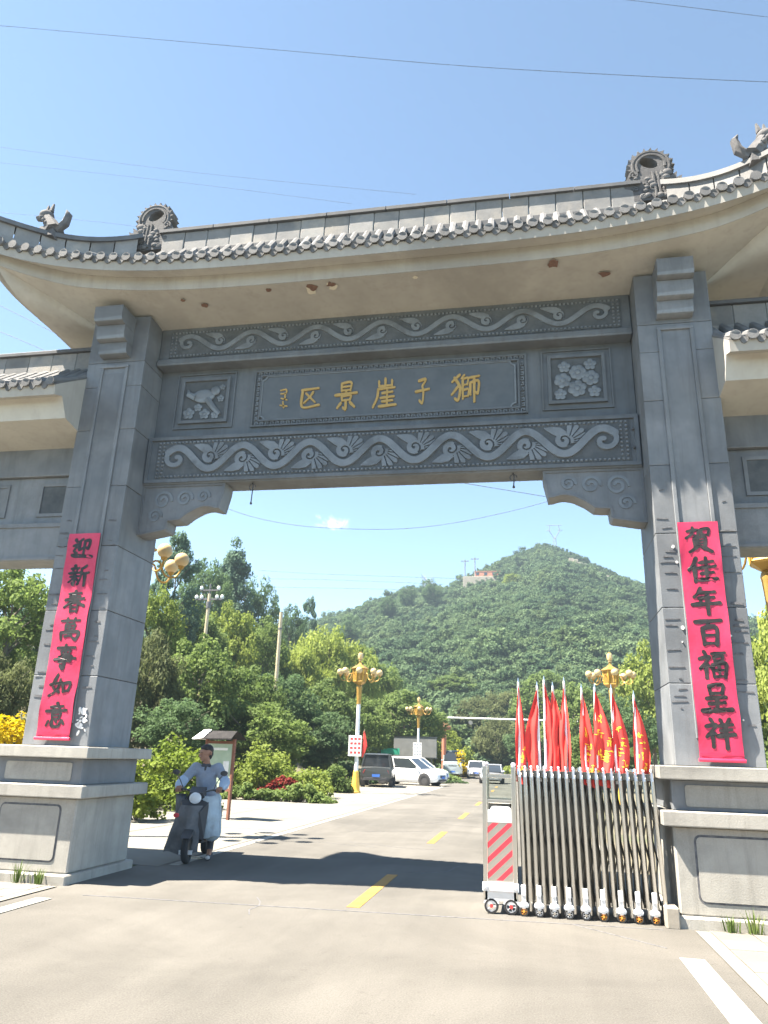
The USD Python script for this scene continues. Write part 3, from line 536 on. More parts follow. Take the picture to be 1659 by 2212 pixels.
# ---- roof
HR, HE = 4.2, 6.0        # half length of ridge and of eave
YC = 9.95
FD, FF, BD, BF, EZ, ER = 1.35, .40, 1.30, .42, 8.55, .45      # front and back overhang with their corner flare, eave height, corner rise
def fl(t): return np.abs(t) ** 4.0
def eave_at(s, back=False):
    f = fl(s / HE); return np.array([U(s), YC + BD + BF * f if back else YC - FD - FF * f, EZ + ER * f])
def side_eave(sg, t):       # t from -1 (front corner) to 1 (back corner)
    y0, y1 = YC - FD - FF, YC + BD + BF; return np.array([U(sg * (HE - .16 * (1 - t * t))), y0 + (y1 - y0) * (t + 1) / 2, EZ + ER * (.10 + .90 * fl(t))])
def eave_loop(n=30):
    P = [eave_at(t * HE) for t in np.linspace(-1, 1, 2 * n + 1)[:-1]] + [side_eave(1, t) for t in np.linspace(-1, 1, n + 1)[:-1]]
    P += [eave_at(t * HE, True) for t in np.linspace(1, -1, 2 * n + 1)[:-1]] + [side_eave(-1, t) for t in np.linspace(1, -1, n + 1)[:-1]]
    return np.array(P)
E0 = eave_loop()
Q = np.stack([np.clip(E0[:, 0], U(-4.62), U(4.62)), np.clip(E0[:, 1], 9.83, 10.28), np.full(len(E0), 8.13)], 1)
dirv = Q - E0; dirv[:, 2] = 0; dirv /= np.linalg.norm(dirv, axis=1, keepdims=True)
def ring(inset, dz): r = E0 + dirv * inset; r[:, 2] = E0[:, 2] + dz; return r
T = np.stack([np.clip(E0[:, 0], U(-HR), U(HR)), np.full(len(E0), YC), np.full(len(E0), 9.72)], 1)
def top_ring(v, lift=0.0):
    r = E0 + (T - E0) * v; r[:, 2] = E0[:, 2] + (T[:, 2] - E0[:, 2]) * v - .16 * math.sin(math.pi * v) * np.clip(1, 0, 1) + lift; return r
roof = obj('roof', loft([ring(0.0, -.055)] + [top_ring(v, -.05) for v in (0.02, .2, .4, .6, .8, 1.0)]), 'ridge_cap', gate)
soff = obj('eave_board', loft([ring(.005, -.06), ring(.02, -.21)]), 'soffit', roof)
obj('eave_soffit', loft([ring(.02, -.212), ring(.26, -.16)]), 'soffit', roof)
obj('eave_step', loft([ring(.262, -.16), ring(.275, -.375)]), 'soffit', roof)
r2 = ring(.275, -.377)
obj('main_soffit', loft([r2, r2 + (Q - r2) * .5 + [0, 0, .03], Q]), 'soffit', roof)
for (x, y, r, mt) in ((-2.95, 9.02, .085, 'rust_stain'), (-2.98, 9.1, .11, 'flake_pale'), (-2.66, 9.0, .07, 'rust_stain'), (-2.64, 9.03, .09, 'flake_pale'), (-4.75, 9.25, .06, 'rust_stain'), (-3.62, 9.0, .05, 'rust_stain'), (-1.4, 9.0, .04, 'flake_pale'), (-5.02, 9.08, .04, 'rust_stain'), (.55, 8.95, .10, 'rust_stain'), (1.25, 9.3, .08, 'rust_stain')):
    rs = random.Random(int(x * 100)); pp = Polygon([(x + r * rs.uniform(.45, 1.2) * math.cos(q), y + r * rs.uniform(.45, 1.2) * math.sin(q)) for q in np.linspace(0, 6.28, 12)[:-1]]).buffer(0)
    zz = np.interp(y, [8.875, 9.35, 9.83], [8.173, 8.18, 8.13]); t = ext(pp, .004 if mt == 'flake_pale' else .007); t.apply_translation([0, 0, zz - .016]); obj('plaster_spot', t, mt, roof)
# round tiles and drip tiles along the front, one row up each slope line
def hip_pt(sg, u, lift=0.0): 
    c = eave_at(sg * HE); r = np.array([U(sg * HR), YC, 9.72]); p = r + (c - r) * u; p[2] -= .30 * math.sin(math.pi * min(u, 1)) * (1 - .25 * u); p[2] += lift; return p
N = 60
for i in range(N):
    s = -HE + .1 + (2 * HE - .2) * i / (N - 1); e = eave_at(s)
    if abs(s) <= HR: top = np.array([U(s), YC - .1, 9.70]); sag = .16
    else: top = hip_pt(math.copysign(1, s), (abs(s) - HR) / (HE - HR)); sag = .05
    path = [e + (top - e) * v + [0, 0, -sag * math.sin(math.pi * v)] for v in (0, .25, .5, .75, 1.0)]; path[0] = path[0] + [0, -.03, .0]
    rt = obj('round_tile', tube(path, .062, 8), 'tile', roof)
    obj('tile_disc', rod(path[0] + [0, -.014, 0], path[0] + [0, .01, 0], .070, .066, 10), 'tile', rt)
    if i < N - 1:
        s2 = s + (2 * HE - .2) / (N - 1) / 2; e2 = eave_at(s2)
        dr = Polygon([(-.085, .03), (.085, .03), (.075, -.02), (.03, -.075), (0, -.092), (-.03, -.075), (-.075, -.02)]).difference(Polygon([(-.05, .03), (.05, .03), (0, .0)]))
        dm = ext_xz(affinity.translate(dr, e2[0], e2[2] - .02), e2[1] - .012, e2[1] + .012)
        obj('drip_tile', join([dm, tube([e2 + [0, 0, -.03], e2 + [0, .3, .17]], .05, 5)]), 'tile', roof)
back = []; BK = (BD + BF) / (FD + FF)
for side in (-1, 1):      # tile ends seen from below along the short eaves
    for t in np.linspace(-.96, .96, 18):
        p = side_eave(side, t); rp = np.array([U(side * HR), YC, 9.72]); u = max(0.12, 1 - abs(t)); q = p + (rp - p) * np.array([u, 0, u * .9]); q[1] = p[1]
        rt = obj('round_tile', tube([p + [side * .03, 0, 0], p + (q - p) * .5 - [0, 0, .05], q], .062, 8), 'tile', roof)
        obj('tile_disc', rod(p + [side * .045, 0, 0], p + [side * .01, 0, 0], .07, n=10), 'tile', rt)
for i in range(N):
    s = -HE + .1 + (2 * HE - .2) * i / (N - 1); e = eave_at(s, True)
    top = np.array([U(s), YC + .1, 9.70]) if abs(s) <= HR else hip_pt(math.copysign(1, s), (abs(s) - HR) / (HE - HR)) * [1, -BK, 1] + [0, YC * (1 + BK), 0]
    back.append(tube([e, (e + top) / 2 - [0, 0, .12 if abs(s) < HR else .04], top], .062, 6))
obj('back_tiles', join(back), 'tile', roof, kind='stuff')
# main ridge of blocks under a coping
rid = obj('ridge', box(U(-HR + .25), U(HR - .25), YC - .155, YC + .155, 9.58, 9.715, .015), 'ridge_cap', gate)
nb = 19; step = (2 * HR - .5) / nb
for i in range(nb):
    x = U(-HR + .25) + i * step; o = rng.uniform(0, .012)
    obj('ridge_block', box(x + .004, x + step - .004, YC - .115 - o, YC + .115, 9.715, 10.10 + rng.uniform(-.006, .006), .012), 'ridge_tile', rid)
obj('ridge_coping', join([ext_yz(Polygon([(YC - .165, 10.10), (YC + .165, 10.10), (YC + .165, 10.16), (YC + .08, 10.235), (YC - .08, 10.235), (YC - .165, 10.16)]), U(-HR + .2) + k * 1.0, min(U(-HR + .2) + k * 1.0 + .985, U(HR - .2))) for k in range(8)]), 'ridge_cap', rid)
# hip ridges
for sg in (-1, 1):
    for bk in (1, -1):
        def hp(u, lift=0.0):
            p = hip_pt(sg, u, lift); 
            if bk < 0: p[1] = YC + (YC - p[1]) * BK
            return p
        def section(u, z0, z1, w):
            p = hp(u); d = hp(min(u + .02, 1.0)) - hp(max(u - .02, 0)); d[2] = 0; d /= np.linalg.norm(d); n = np.array([-d[1], d[0], 0])
            return [p + n * w + [0, 0, z0], p + n * w + [0, 0, z1], p - n * w + [0, 0, z1], p - n * w + [0, 0, z0]]
        us = np.linspace(.08, 1.03, 20)
        hr = obj('hip_ridge', solid_loft([section(u, -.06, .10 - .02 * u, .125) for u in us]), 'ridge_tile', gate)
        ed = np.linspace(.1, .98, 7)
        for j in range(6):
            obj('ridge_block', solid_loft([section(u, .10 - .02 * u, .40 - .1 * u, .085) for u in np.linspace(ed[j] + .004, ed[j + 1] - .004, 4)]), 'ridge_tile', hr)
        obj('ridge_coping', solid_loft([section(u, .40 - .1 * u, .49 - .12 * u, .13) for u in us]), 'ridge_cap' if sg < 0 else 'ridge_tile', hr)
# carved ornaments at the ridge ends: a curled tail ring over a mass of scrolls, spines round the rim
def ornament(cx_, z0, h, mir, y, th):
    s = h / 1.0; l = []
    base = Polygon([(-.30, 0), (.30, 0), (.31, .36), (.22, .5), (-.24, .5), (-.32, .3)])
    ringc = (.0, .68)
    disc = Point(ringc).buffer(.315, 12)
    spikes = [Polygon([(ringc[0] + .29 * math.cos(q - .13), ringc[1] + .29 * math.sin(q - .13)), (ringc[0] + .375 * math.cos(q + .06), ringc[1] + .375 * math.sin(q + .06)), (ringc[0] + .29 * math.cos(q + .13), ringc[1] + .29 * math.sin(q + .13))]) for q in np.linspace(-.5, 3.7, 15)]
    hole = affinity.rotate(affinity.scale(Point(.03, .74).buffer(.155, 8), 1.0, .62), 28)
    finl = Polygon([(-.26, .12), (-.44, .30), (-.47, .44), (-.38, .40), (-.40, .52), (-.29, .45), (-.22, .5)])
    finr = Polygon([(.26, .2), (.42, .26), (.52, .42), (.41, .40), (.36, .52), (.27, .44)])
    body = unary_union([base, disc, finl, finr] + spikes).difference(hole)
    tr = lambda g: affinity.affine_transform(g, [mir * s, 0, 0, s, cx_, z0])
    l.append(ext_xz(tr(body).buffer(0), y - th * .5, y + th * .5))
    for (r0, a0, a1, w) in ((.285, -.6, 3.6, .022), (.225, -.5, 3.3, .024), (.255, .2, 3.0, .014)):
        for yy in (y - th * .5, y + th * .5): l.append(tube([(cx_ + mir * s * (ringc[0] + r0 * math.cos(q)), yy, z0 + s * (ringc[1] + r0 * math.sin(q))) for q in np.linspace(a0, a1, 22)], w * s, 5))
    rs = random.Random(11)
    for k in range(26):
        x, z = rs.uniform(-.27, .27), rs.uniform(.04, .52); r = rs.uniform(.035, .085)
        if k % 3 == 0:
            for yy in (y - th * .5, y + th * .5): l.append(tube([(cx_ + mir * s * (x + r * (1 - t * .7) * math.cos(8 * t + k)), yy, z0 + s * (z + r * (1 - t * .7) * math.sin(8 * t + k))) for t in np.linspace(0, 1, 14)], .02 * s, 5))
        else:
            for yy in (y - th * .52, y + th * .52): l.append(ball((cx_ + mir * s * x, yy, z0 + s * z), r * s, 1, (1, .5, .8)))
    for x in (-.19, -.12, -.05):
        for yy in (y - th * .54, y + th * .54): l.append(tube([(cx_ + mir * s * (x + .03 * t), yy, z0 + s * (.05 + .5 * t)) for t in np.linspace(0, 1, 6)], .022 * s, 5))
    return join(l)
for sg in (-1, 1): obj('ridge_ornament', ornament(U(sg * (HR - .02)) - sg * .02, 9.80, .95, -sg, YC, .24), 'ornament', gate)
for sg in (-1, 1):
    p = hip_pt(sg, .64, .34); l = []
    d = sg                                                             # small crouching beast that looks outwards
    l.append(hull([p + [-.13, -.09, -.05], p + [.13, -.09, -.05], p + [-.13, .09, -.05], p + [.13, .09, -.05], p + [-.1, -.07, .12], p + [.1, -.07, .12], p + [-.1, .07, .12], p + [.1, .07, .12]]))
    l.append(tube([p + [-d * .08, 0, .08], p + [0, 0, .20], p + [d * .06, 0, .30]], [.12, .10, .075], 8)); l.append(ball(p + [d * .10, 0, .36], .085, 2, (1.2, .9, .9)))
    l.append(tube([p + [d * .14, 0, .34], p + [d * .24, 0, .33]], [.055, .035], 6)); l.append(tube([p + [d * .04, 0, .42], p + [d * .02, 0, .55]], [.035, .012], 5)); l.append(tube([p + [d * .10, 0, .44], p + [d * .1, 0, .53]], [.03, .01], 5))
    l.append(tube([p + [-d * .1, 0, .1], p + [-d * .22, 0, .2], p + [-d * .25, 0, .34], p + [-d * .20, 0, .42]], [.05, .055, .045, .01], 6))
    for k in range(4): l.append(ball(p + [d * (-.06 + .05 * k), -.08, .1 + .05 * k], .035, 1))
    bm = join(l); bm.apply_translation(-p); bm.apply_scale([1.15, 1.5, 1.2]); bm.apply_translation(p + [0, 0, .03]); obj('ridge_beast', bm, 'ornament', gate)

# ================================================================ lower side bays
for sg in (-1, 1):
    side = thing('side_bay', 'lower stone side bay with tiled roof at the far left, joined to the left pillar' if sg < 0 else 'lower stone side bay with a bright sunlit roof end, joined to the right pillar', 'gateway')
    x0, x1 = (U(-9.6), U(-4.655)) if sg < 0 else (U(4.655), U(9.6))
    def bx(n, a, b, y0, y1, z0, z1, mt, par, c=.01): return obj(n, box(a, b, y0, y1, z0, z1, c), mt, par)
    lin = bx('lintel', x0, x1, 9.80, 10.30, 4.26, 4.86, 'stone', side)
    obj('lintel_edge', join([box(x0, x1, 9.775, 9.80, 4.27, 4.31), box(x0, x1, 9.775, 9.80, 4.79, 4.85)]), 'stone', lin)
    wl = bx('panel_wall', x0, x1, 9.92, 10.2, 4.86, 5.66, 'stone', side)
    inner = x1 if sg < 0 else x0
    for k in range(3):
        c = inner + sg * (.55 + 1.25 * k); w = .25 if k % 2 == 0 else .45
        obj('wall_panel', frame_xz(c - w, c + w, 5.0, 5.55, .05, 9.895, 9.922), 'stone', wl)
        obj('panel_ground', box(c - w + .05, c + w - .05, 9.912, 9.922, 5.05, 5.5), 'stone_dark' if k % 2 == 0 else 'stone', wl)
    bx('top_beam', x0, x1, 9.84, 10.26, 5.66, 6.13, 'stone', side)
    # roof section, cut square at the pillar
    zt, ye = 6.68, 8.70
    ex0, ex1 = (x0, U(-4.63)) if sg < 0 else (U(4.63), x1)
    prof = [(ye, zt - .05), (ye + .02, zt - .2), (ye + .2, zt - .14), (ye + .34, zt - .02 - .36), (ye + .36, zt - .42), (9.84, 6.12), (10.06, 6.12), (2 * 9.95 - ye - .36, zt - .42), (2 * 9.95 - ye - .34, zt - .38), (2 * 9.95 - ye - .2, zt - .14), (2 * 9.95 - ye - .02, zt - .2), (2 * 9.95 - ye, zt - .05), (9.95, 7.48)]
    rf = obj('roof', ext_yz(Polygon(prof).buffer(0), ex0, ex1), 'soffit', side)
    n = int((ex1 - ex0) / .2)
    for i in range(n):
        x = (ex1 - .07 - .2 * i) if sg < 0 else (ex0 + .07 + .2 * i)
        if abs(x - XC) > 8.2: continue
        p = [(x, ye - .03, zt), (x, 9.2, zt + .28), (x, 9.85, 7.5)]
        rt = obj('round_tile', tube(p, .062, 8), 'tile', rf); obj('tile_disc', rod((x, ye - .045, zt), (x, ye - .02, zt), .07, n=10), 'tile', rt)
        xx = x + sg * .1
        dr = Polygon([(-.085, .03), (.085, .03), (.03, -.075), (0, -.09), (-.03, -.075)])
        obj('drip_tile', join([ext_xz(affinity.translate(dr, xx, zt - .02), ye - .012, ye + .012), tube([(xx, ye, zt - .03), (xx, 9.2, zt + .22), (xx, 9.85, 7.45)], .04, 5)]), 'tile', rf)
    obj('roof_deck', join([hull([(ex0, ye, zt - .045), (ex1, ye, zt - .045), (ex0, 9.95, 7.46), (ex1, 9.95, 7.46), (ex0, ye, zt - .02), (ex1, ye, zt - .02), (ex0, 9.95, 7.50), (ex1, 9.95, 7.50)]), hull([(ex0, 2 * 9.95 - ye, zt - .045), (ex1, 2 * 9.95 - ye, zt - .045), (ex0, 9.95, 7.46), (ex1, 9.95, 7.46), (ex0, 2 * 9.95 - ye, zt), (ex1, 2 * 9.95 - ye, zt), (ex0, 9.95, 7.50), (ex1, 9.95, 7.50)])]), 'tile', rf)
    rd = bx('ridge', ex0, ex1, 9.80, 10.1, 7.40, 7.52, 'ridge_tile', side)
    k = 0; x = ex0
    while x < ex1 - .1:
        e = min(x + .44, ex1); obj('ridge_block', box(x + .003, e - .003, 9.84, 10.06, 7.52, 7.86, .01), 'ridge_tile', rd); x = e
    obj('ridge_coping', ext_yz(Polygon([(9.79, 7.86), (10.11, 7.86), (10.11, 7.91), (10.03, 7.97), (9.87, 7.97), (9.79, 7.91)]), ex0, ex1), 'ridge_cap', rd)
    obj('end_post', join([box(*( (x0 - .5, x0) if sg < 0 else (x1, x1 + .5)), 9.5, 10.5, 0, 6.2, .01)]), 'stone', side)

# ================================================================ banners
def wav(u, v):
    return 9.340 + .013 * np.sin(9 * v + 3 * u) * np.sin(np.pi * u) + .006 * np.sin(31 * v + 5 * u) + .006 * np.sin(23 * u + 40 * v) * np.sin(6 * v) + .010 * (2 * u - 1) ** 4 * np.sin(17 * v + 2)
def banner(x0, x1, z0, z1, keys, label, drift):
    b = thing('red_banner', label, 'banner', (0, 0, 0))
    n, k = 70, 10; vs, f = [], []
    for i in range(n + 1):
        for j in range(k + 1):
            u, v = j / k, i / n; x = x0 + (x1 - x0) * u + drift * (1 - v) * 0; z = z0 + (z1 - z0) * v
            y = wav(u, v)
            vs.append((x, y, z))
    for i in range(n):
        for j in range(k): a = i * (k + 1) + j; f += [[a, a + 1, a + k + 2], [a, a + k + 2, a + k + 1]]
    t = trimesh.Trimesh(np.array(vs), np.array(f), process=False); bk = t.copy(); bk.vertices[:, 1] += .006; bk.invert()
    obj('cloth', join([t, bk]), 'banner_red', b, smooth=True)
    h = (z1 - z0 - .16) / len(keys); w = (x1 - x0)
    for i, key in enumerate(keys):
        g = glyph(key, x0 + w * .15, z1 - .06 - i * h, w * .70, h * .86, 1.45)
        m = ext(g, .0015); m = m.subdivide() if len(m.faces) < 1200 else m; v = m.vertices.copy()
        uu, vv = (v[:, 0] - x0) / w, (v[:, 1] - z0) / (z1 - z0)
        yy = wav(uu, vv)
        m.vertices = np.stack([v[:, 0], yy - .0035 - v[:, 2], v[:, 1]], 1); obj('character', m, 'ink', b)
    obj('weight_roll', rod((x0 - .012, 9.345, z0 + .02), (x1 + .012, 9.345, z0 + .02), .022, n=10), 'banner_red', b)
    obj('crease', box(x0 + .01, x1 - .01, 9.336, 9.346, z0 + .075, z0 + .082), 'banner_red', b)
    return b
banner(-6.45, -5.96, 1.67, 4.53, ['ying', 'xin', 'chun', 'wan', 'shi', 'ru', 'yi'], 'long red couplet banner with seven black brush characters on the left pillar', .0)
banner(1.91, 2.38, 1.65, 4.48, ['he', 'jia', 'nian', 'bai', 'fu', 'cheng', 'xiang'], 'long red couplet banner with seven black brush characters on the right pillar', .0)

# ================================================================ folding gate
fg = thing('folding_gate', 'stainless steel folding gate with striped drive unit, pushed together against the right pillar', 'gate')
def wheel(x, y, r, w, hub, par, nm='wheel'):
    wl = obj(nm, lathe([(r * .62, -w / 2), (r * .92, -w / 2), (r, -w * .3), (r, w * .3), (r * .92, w / 2), (r * .62, w / 2), (r * .62, -w / 2)], 18), 'rubber', par)
    return wl
def ywheel(x, y, z, r, w, rimmat, hubmat, par, spokes=6):
    R_ = trimesh.transformations.rotation_matrix(math.pi / 2, [1, 0, 0])
    ty = lathe([(r * .70, -w / 2), (r * .94, -w / 2), (r, -w * .3), (r, w * .3), (r * .94, w / 2), (r * .70, w / 2)], 18); ty.apply_transform(R_); ty.apply_translation([x, y, z])
    wl = obj('wheel', ty, 'rubber', par)
    rm = [lathe([(r * .60, -w * .5), (r * .74, -w * .52), (r * .74, w * .3), (r * .60, w * .3), (r * .60, -w * .5)], 18)]; rm[0].apply_transform(trimesh.transformations.rotation_matrix(math.pi / 2, [1, 0, 0])); rm[0].apply_translation([x, y, z])
    for q in np.arange(spokes) * 2 * math.pi / spokes: rm.append(hull([(x + r * .66 * math.cos(q + d) * e, y + yy, z + r * .66 * math.sin(q + d) * e) for d in (-.16, .16) for e in (.2, 1) for yy in (-w * .42, -w * .2)]))
    obj('rim', join(rm), rimmat, wl); obj('hub', rod((x, y - w * .56, z), (x, y, z), r * .24, n=10), hubmat, wl)
    return wl
GX0, GX1, GY0, GY1 = -.525, -.15, 9.16, 9.74
hu = obj('drive_unit', box(GX0 + .035, GX1 - .035, GY0 + .03, GY1 - .03, .26, .92, .01), 'steel', fg)
for x in (GX0, GX1 - .05):
    for y in (GY0, GY1 - .05):
        obj('post', box(x, x + .05, y, y + .05, .13, 1.53, .006), 'steel', hu); obj('post_cap', ball((x + .025, y + .025, 1.55), .026, 2), 'chrome_white', hu)
for z in (1.40, 1.13): obj('cross_rail', join([box(GX0 + .05, GX1 - .05, y, y + .035, z, z + .04, .004) for y in (GY0 + .008, GY1 - .045)]), 'steel', hu)
obj('striped_panel', box(GX0 + .05, GX1 - .05, GY0 + .012, GY0 + .03, .33, .925), 'steel', hu)
sp = sbox(GX0 + .052, .335, GX1 - .052, .922)
for k in range(7):
    z = .14 + k * .155; g = Polygon([(GX0, z), (GX1, z + .34), (GX1, z + .405), (GX0, z + .065)]).intersection(sp)
    if g.area > 0: obj('stripe', ext_xz(g, GY0 + .007, GY0 + .0125), 'stripe_red', hu)
obj('white_panel', ext_xz(unary_union([sbox(GX0 + .055, .93, GX1 - .055, 1.06), rrect(GX0 + .085, GX1 - .055, 1.0, 1.10, .04)]), GY0 + .006, GY0 + .03), 'paper_white', hu)
wp = obj('window_pane', box(GX0 + .05, GX1 - .05, GY0 + .02, GY0 + .026, 1.17, 1.40), 'pane', hu)
obj('display_box', box(GX0 + .06, GX1 - .06, GY0 + .12, GY1 - .1, 1.0, 1.15, .01), 'steel_dark', hu)
obj('bumper_band', box(GX0 - .012, GX1 + .012, GY0 - .018, GY0 + .01, .225, .315, .006), 'chrome_white', hu)
for x in (GX0 + .025, GX1 - .025): obj('band_lamp', ball((x, GY0 - .022, .265), .028, 2, (1, .6, 1)), 'chrome_white', hu)
obj('skirt', ext_xz(unary_union([sbox(GX0 + .02, .13, GX1 - .02, .225), Point(GX0 + .085, .10).buffer(.085), Point(GX1 - .075, .10).buffer(.085)]).difference(sbox(-2, -1, 2, .10)), GY0 + .0, GY0 + .05), 'chrome_white', hu)
for x in (GX0 + .085, GX1 - .075): ywheel(x, GY0 + .02, .078, .078, .045, 'chrome_white', 'red_plain', fg, 5)
NB = 19
bxs = [-.085 + (1.375 + .085) * (i / (NB - 1)) ** 1.08 for i in range(NB)]
for i, x in enumerate(bxs):
    lean = .012 + .045 * i / NB
    front = [(x + lean * .3, 9.19, .05), (x + lean * .1, 9.19, .45), (x - .004, 9.19, .80), (x - .010, 9.192, 1.04), (x - .02, 9.19, 1.42), (x - .022, 9.24, 1.50), (x - .022, 9.34, 1.525), (x - .02, 9.60, 1.525), (x - .02, 9.70, 1.50), (x - .02, 9.74, 1.42), (x, 9.74, .05)]
    br = obj('gate_frame', tube(front, .0235, 7), 'steel', fg)
    obj('frame_cap', ball((x - .022, 9.26, 1.535), .017, 1), 'chrome_white', br)
    if i < NB - 1:
        x2 = bxs[i + 1]; xm = (x + x2) / 2
        obj('gate_link', join([tube([(x - .008, 9.33, .16 + .44 * k), (x2 - .008, 9.33, .60 + .44 * k)], .008, 5) for k in range(3)] + [tube([(x - .008, 9.35, .60 + .44 * k), (x2 - .008, 9.35, .16 + .44 * k)], .011, 5) for k in range(3)]), 'steel_dark', fg)
        obj('inner_bar', join([box(xm - .016, xm + .014, 9.40, 9.425, .09, 1.47), box(xm - .03, xm + .0, 9.56, 9.58, .09, 1.47), box(xm + .005, xm + .035, 9.66, 9.68, .09, 1.47)]), 'steel_dark', fg)
        obj('top_cap', box(x + .004, x2 - .028, 9.22, 9.30, 1.42, 1.50, .006), 'steel_dark', fg)
wxs = [-.09, .075, .235, .39, .565, .745, .93, 1.105, 1.275]
for i, x in enumerate(wxs):
    h = obj('wheel_housing', join([ball((x, 9.165, .105), .056, 2, (1, .7, .8)), box(x - .022, x + .022, 9.145, 9.19, .12, .21, .004), box(x - .026, x + .026, 9.135, 9.165, .205, .31, .006)]), 'chrome_white', fg)
    ywheel(x, 9.155, .05, .05, .04, 'chrome_white' if i in (1, 2, 3, 4) else 'orange_hub', 'orange_hub' if i not in (1, 2, 3, 4) else 'steel', fg, 6)
obj('floor_stop', join([box(1.36, 1.50, 9.02, 9.30, -.01, .20, .015)]), 'pale_rock', None, label='small concrete stop block on the ground at the end of the folding gate', cat='block')

# ================================================================ flags stuck along the gate
FL = [(-.095, 2.50, -.075, .12, 1), (.13, 2.46, -.24, .03, 0), (.20, 2.53, .0, .22, 0), (.33, 2.46, -.16, .18, 0), (.445, 2.52, -.13, .07, 0), (.65, 2.44, -.08, .18, 2), (.77, 2.45, -.05, .31, 3), (.985, 2.44, -.03, .25, 2), (1.225, 2.37, -.06, .21, 2)]
FT = ['leftmost red flag by the drive unit, yellow marks low on its cloth', 'second red flag from the left, plain cloth hanging left of its white pole', 'tallest red flag with white pole, third from the left', 'fourth red flag from the left on a thin pale pole', 'fifth red flag from the left, narrow cloth left of a thick pole', 'sixth red flag from the left with faint yellow marks down its cloth', 'widest red flag with large yellow marks, seventh from the left', 'eighth red flag from the left, slim, before the gold lamp', 'rightmost red flag, standing next to the stone pillar']
for i, (x, zt, a, b, mk) in enumerate(FL):
    rs = random.Random(40 + i); tilt = rs.uniform(-.02, .03)
    fl = thing('red_flag', FT[i], 'flag', (x, 9.30, 0), group='red flags along the folding gate')
    top = np.array([tilt, 0, zt]); 
    pm = obj('pole', tube([(0, 0, 1.38), top], [.019, .014], 6), 'lamp_white', fl)
    obj('pole_tip', tube([top, top + [tilt * .1, 0, .05]], [.012, .003], 6), 'steel', pm)
    n, k = 16, 12; vs = []; zb = 1.40 if i in (0, 5, 6) else 1.49
    for r in range(n + 1):
        v = r / n; z = zt - .03 - (zt - zb) * v; wv = v ** .72
        for c in range(k + 1):
            u = c / k; bulge = (.55 + .45 * math.sin(math.pi * min(1, v * 1.1)))
            xx = tilt * (1 - v) + (a + (b - a) * u) * wv * (bulge if v < .98 else .6)
            vs.append((xx, -.016 - .035 * wv * math.sin(u * 9 + i + v * 2.2) * (.4 + u) - .01 * math.sin(v * 14 + u * 4), z - .05 * u * v))
    f = []
    for r in range(n):
        for c in range(k): q = r * (k + 1) + c; f += [[q, q + k + 1, q + 1], [q + 1, q + k + 1, q + k + 2]]
    V = np.array(vs); t = trimesh.Trimesh(V, np.array(f), process=False); bk = t.copy(); bk.vertices = bk.vertices + [0, .004, 0]; bk.invert()
    cl = obj('cloth', join([t, bk]), 'flag_red', fl, smooth=True)
    if mk:
        q = []; G2 = V.reshape(n + 1, k + 1, 3)
        def on_cloth(u, v):
            r, c = min(max(v, 0), .999) * n, min(max(u, 0), .999) * k; i0, j0 = int(r), int(c); fr_, fc = r - i0, c - j0
            return (G2[i0, j0] * (1 - fc) + G2[i0, j0 + 1] * fc) * (1 - fr_) + (G2[i0 + 1, j0] * (1 - fc) + G2[i0 + 1, j0 + 1] * fc) * fr_ + [0, -.005, 0]
        for cu, cv in {1: ((.75, .68), (.6, .76), (.7, .86)), 2: ((.45, .45), (.6, .58), (.4, .70), (.75, .82)), 3: ((.45, .32), (.3, .45), (.7, .52), (.35, .68), (.5, .74), (.25, .88), (.75, .66))}[mk]:
            for _ in range(5):
                bu, bv = cu + rs.uniform(-.15, .15), cv + rs.uniform(-.045, .045); ru, rv = rs.choice(((.15, .007), (.04, .028), (.10, .010)))
                rim = [(bu + ru * rs.uniform(.55, 1.2) * math.cos(g), bv + rv * rs.uniform(.55, 1.2) * math.sin(g)) for g in np.arange(10) * .628]
                pts = [on_cloth(bu, bv)] + [on_cloth(*w_) for w_ in rim]; q.append(trimesh.Trimesh(np.array(pts), [[0, 1 + (g + 1) % 10, 1 + g] for g in range(10)], process=False))
        obj('yellow_print', join(q), 'flag_yellow', cl, kind='stuff')

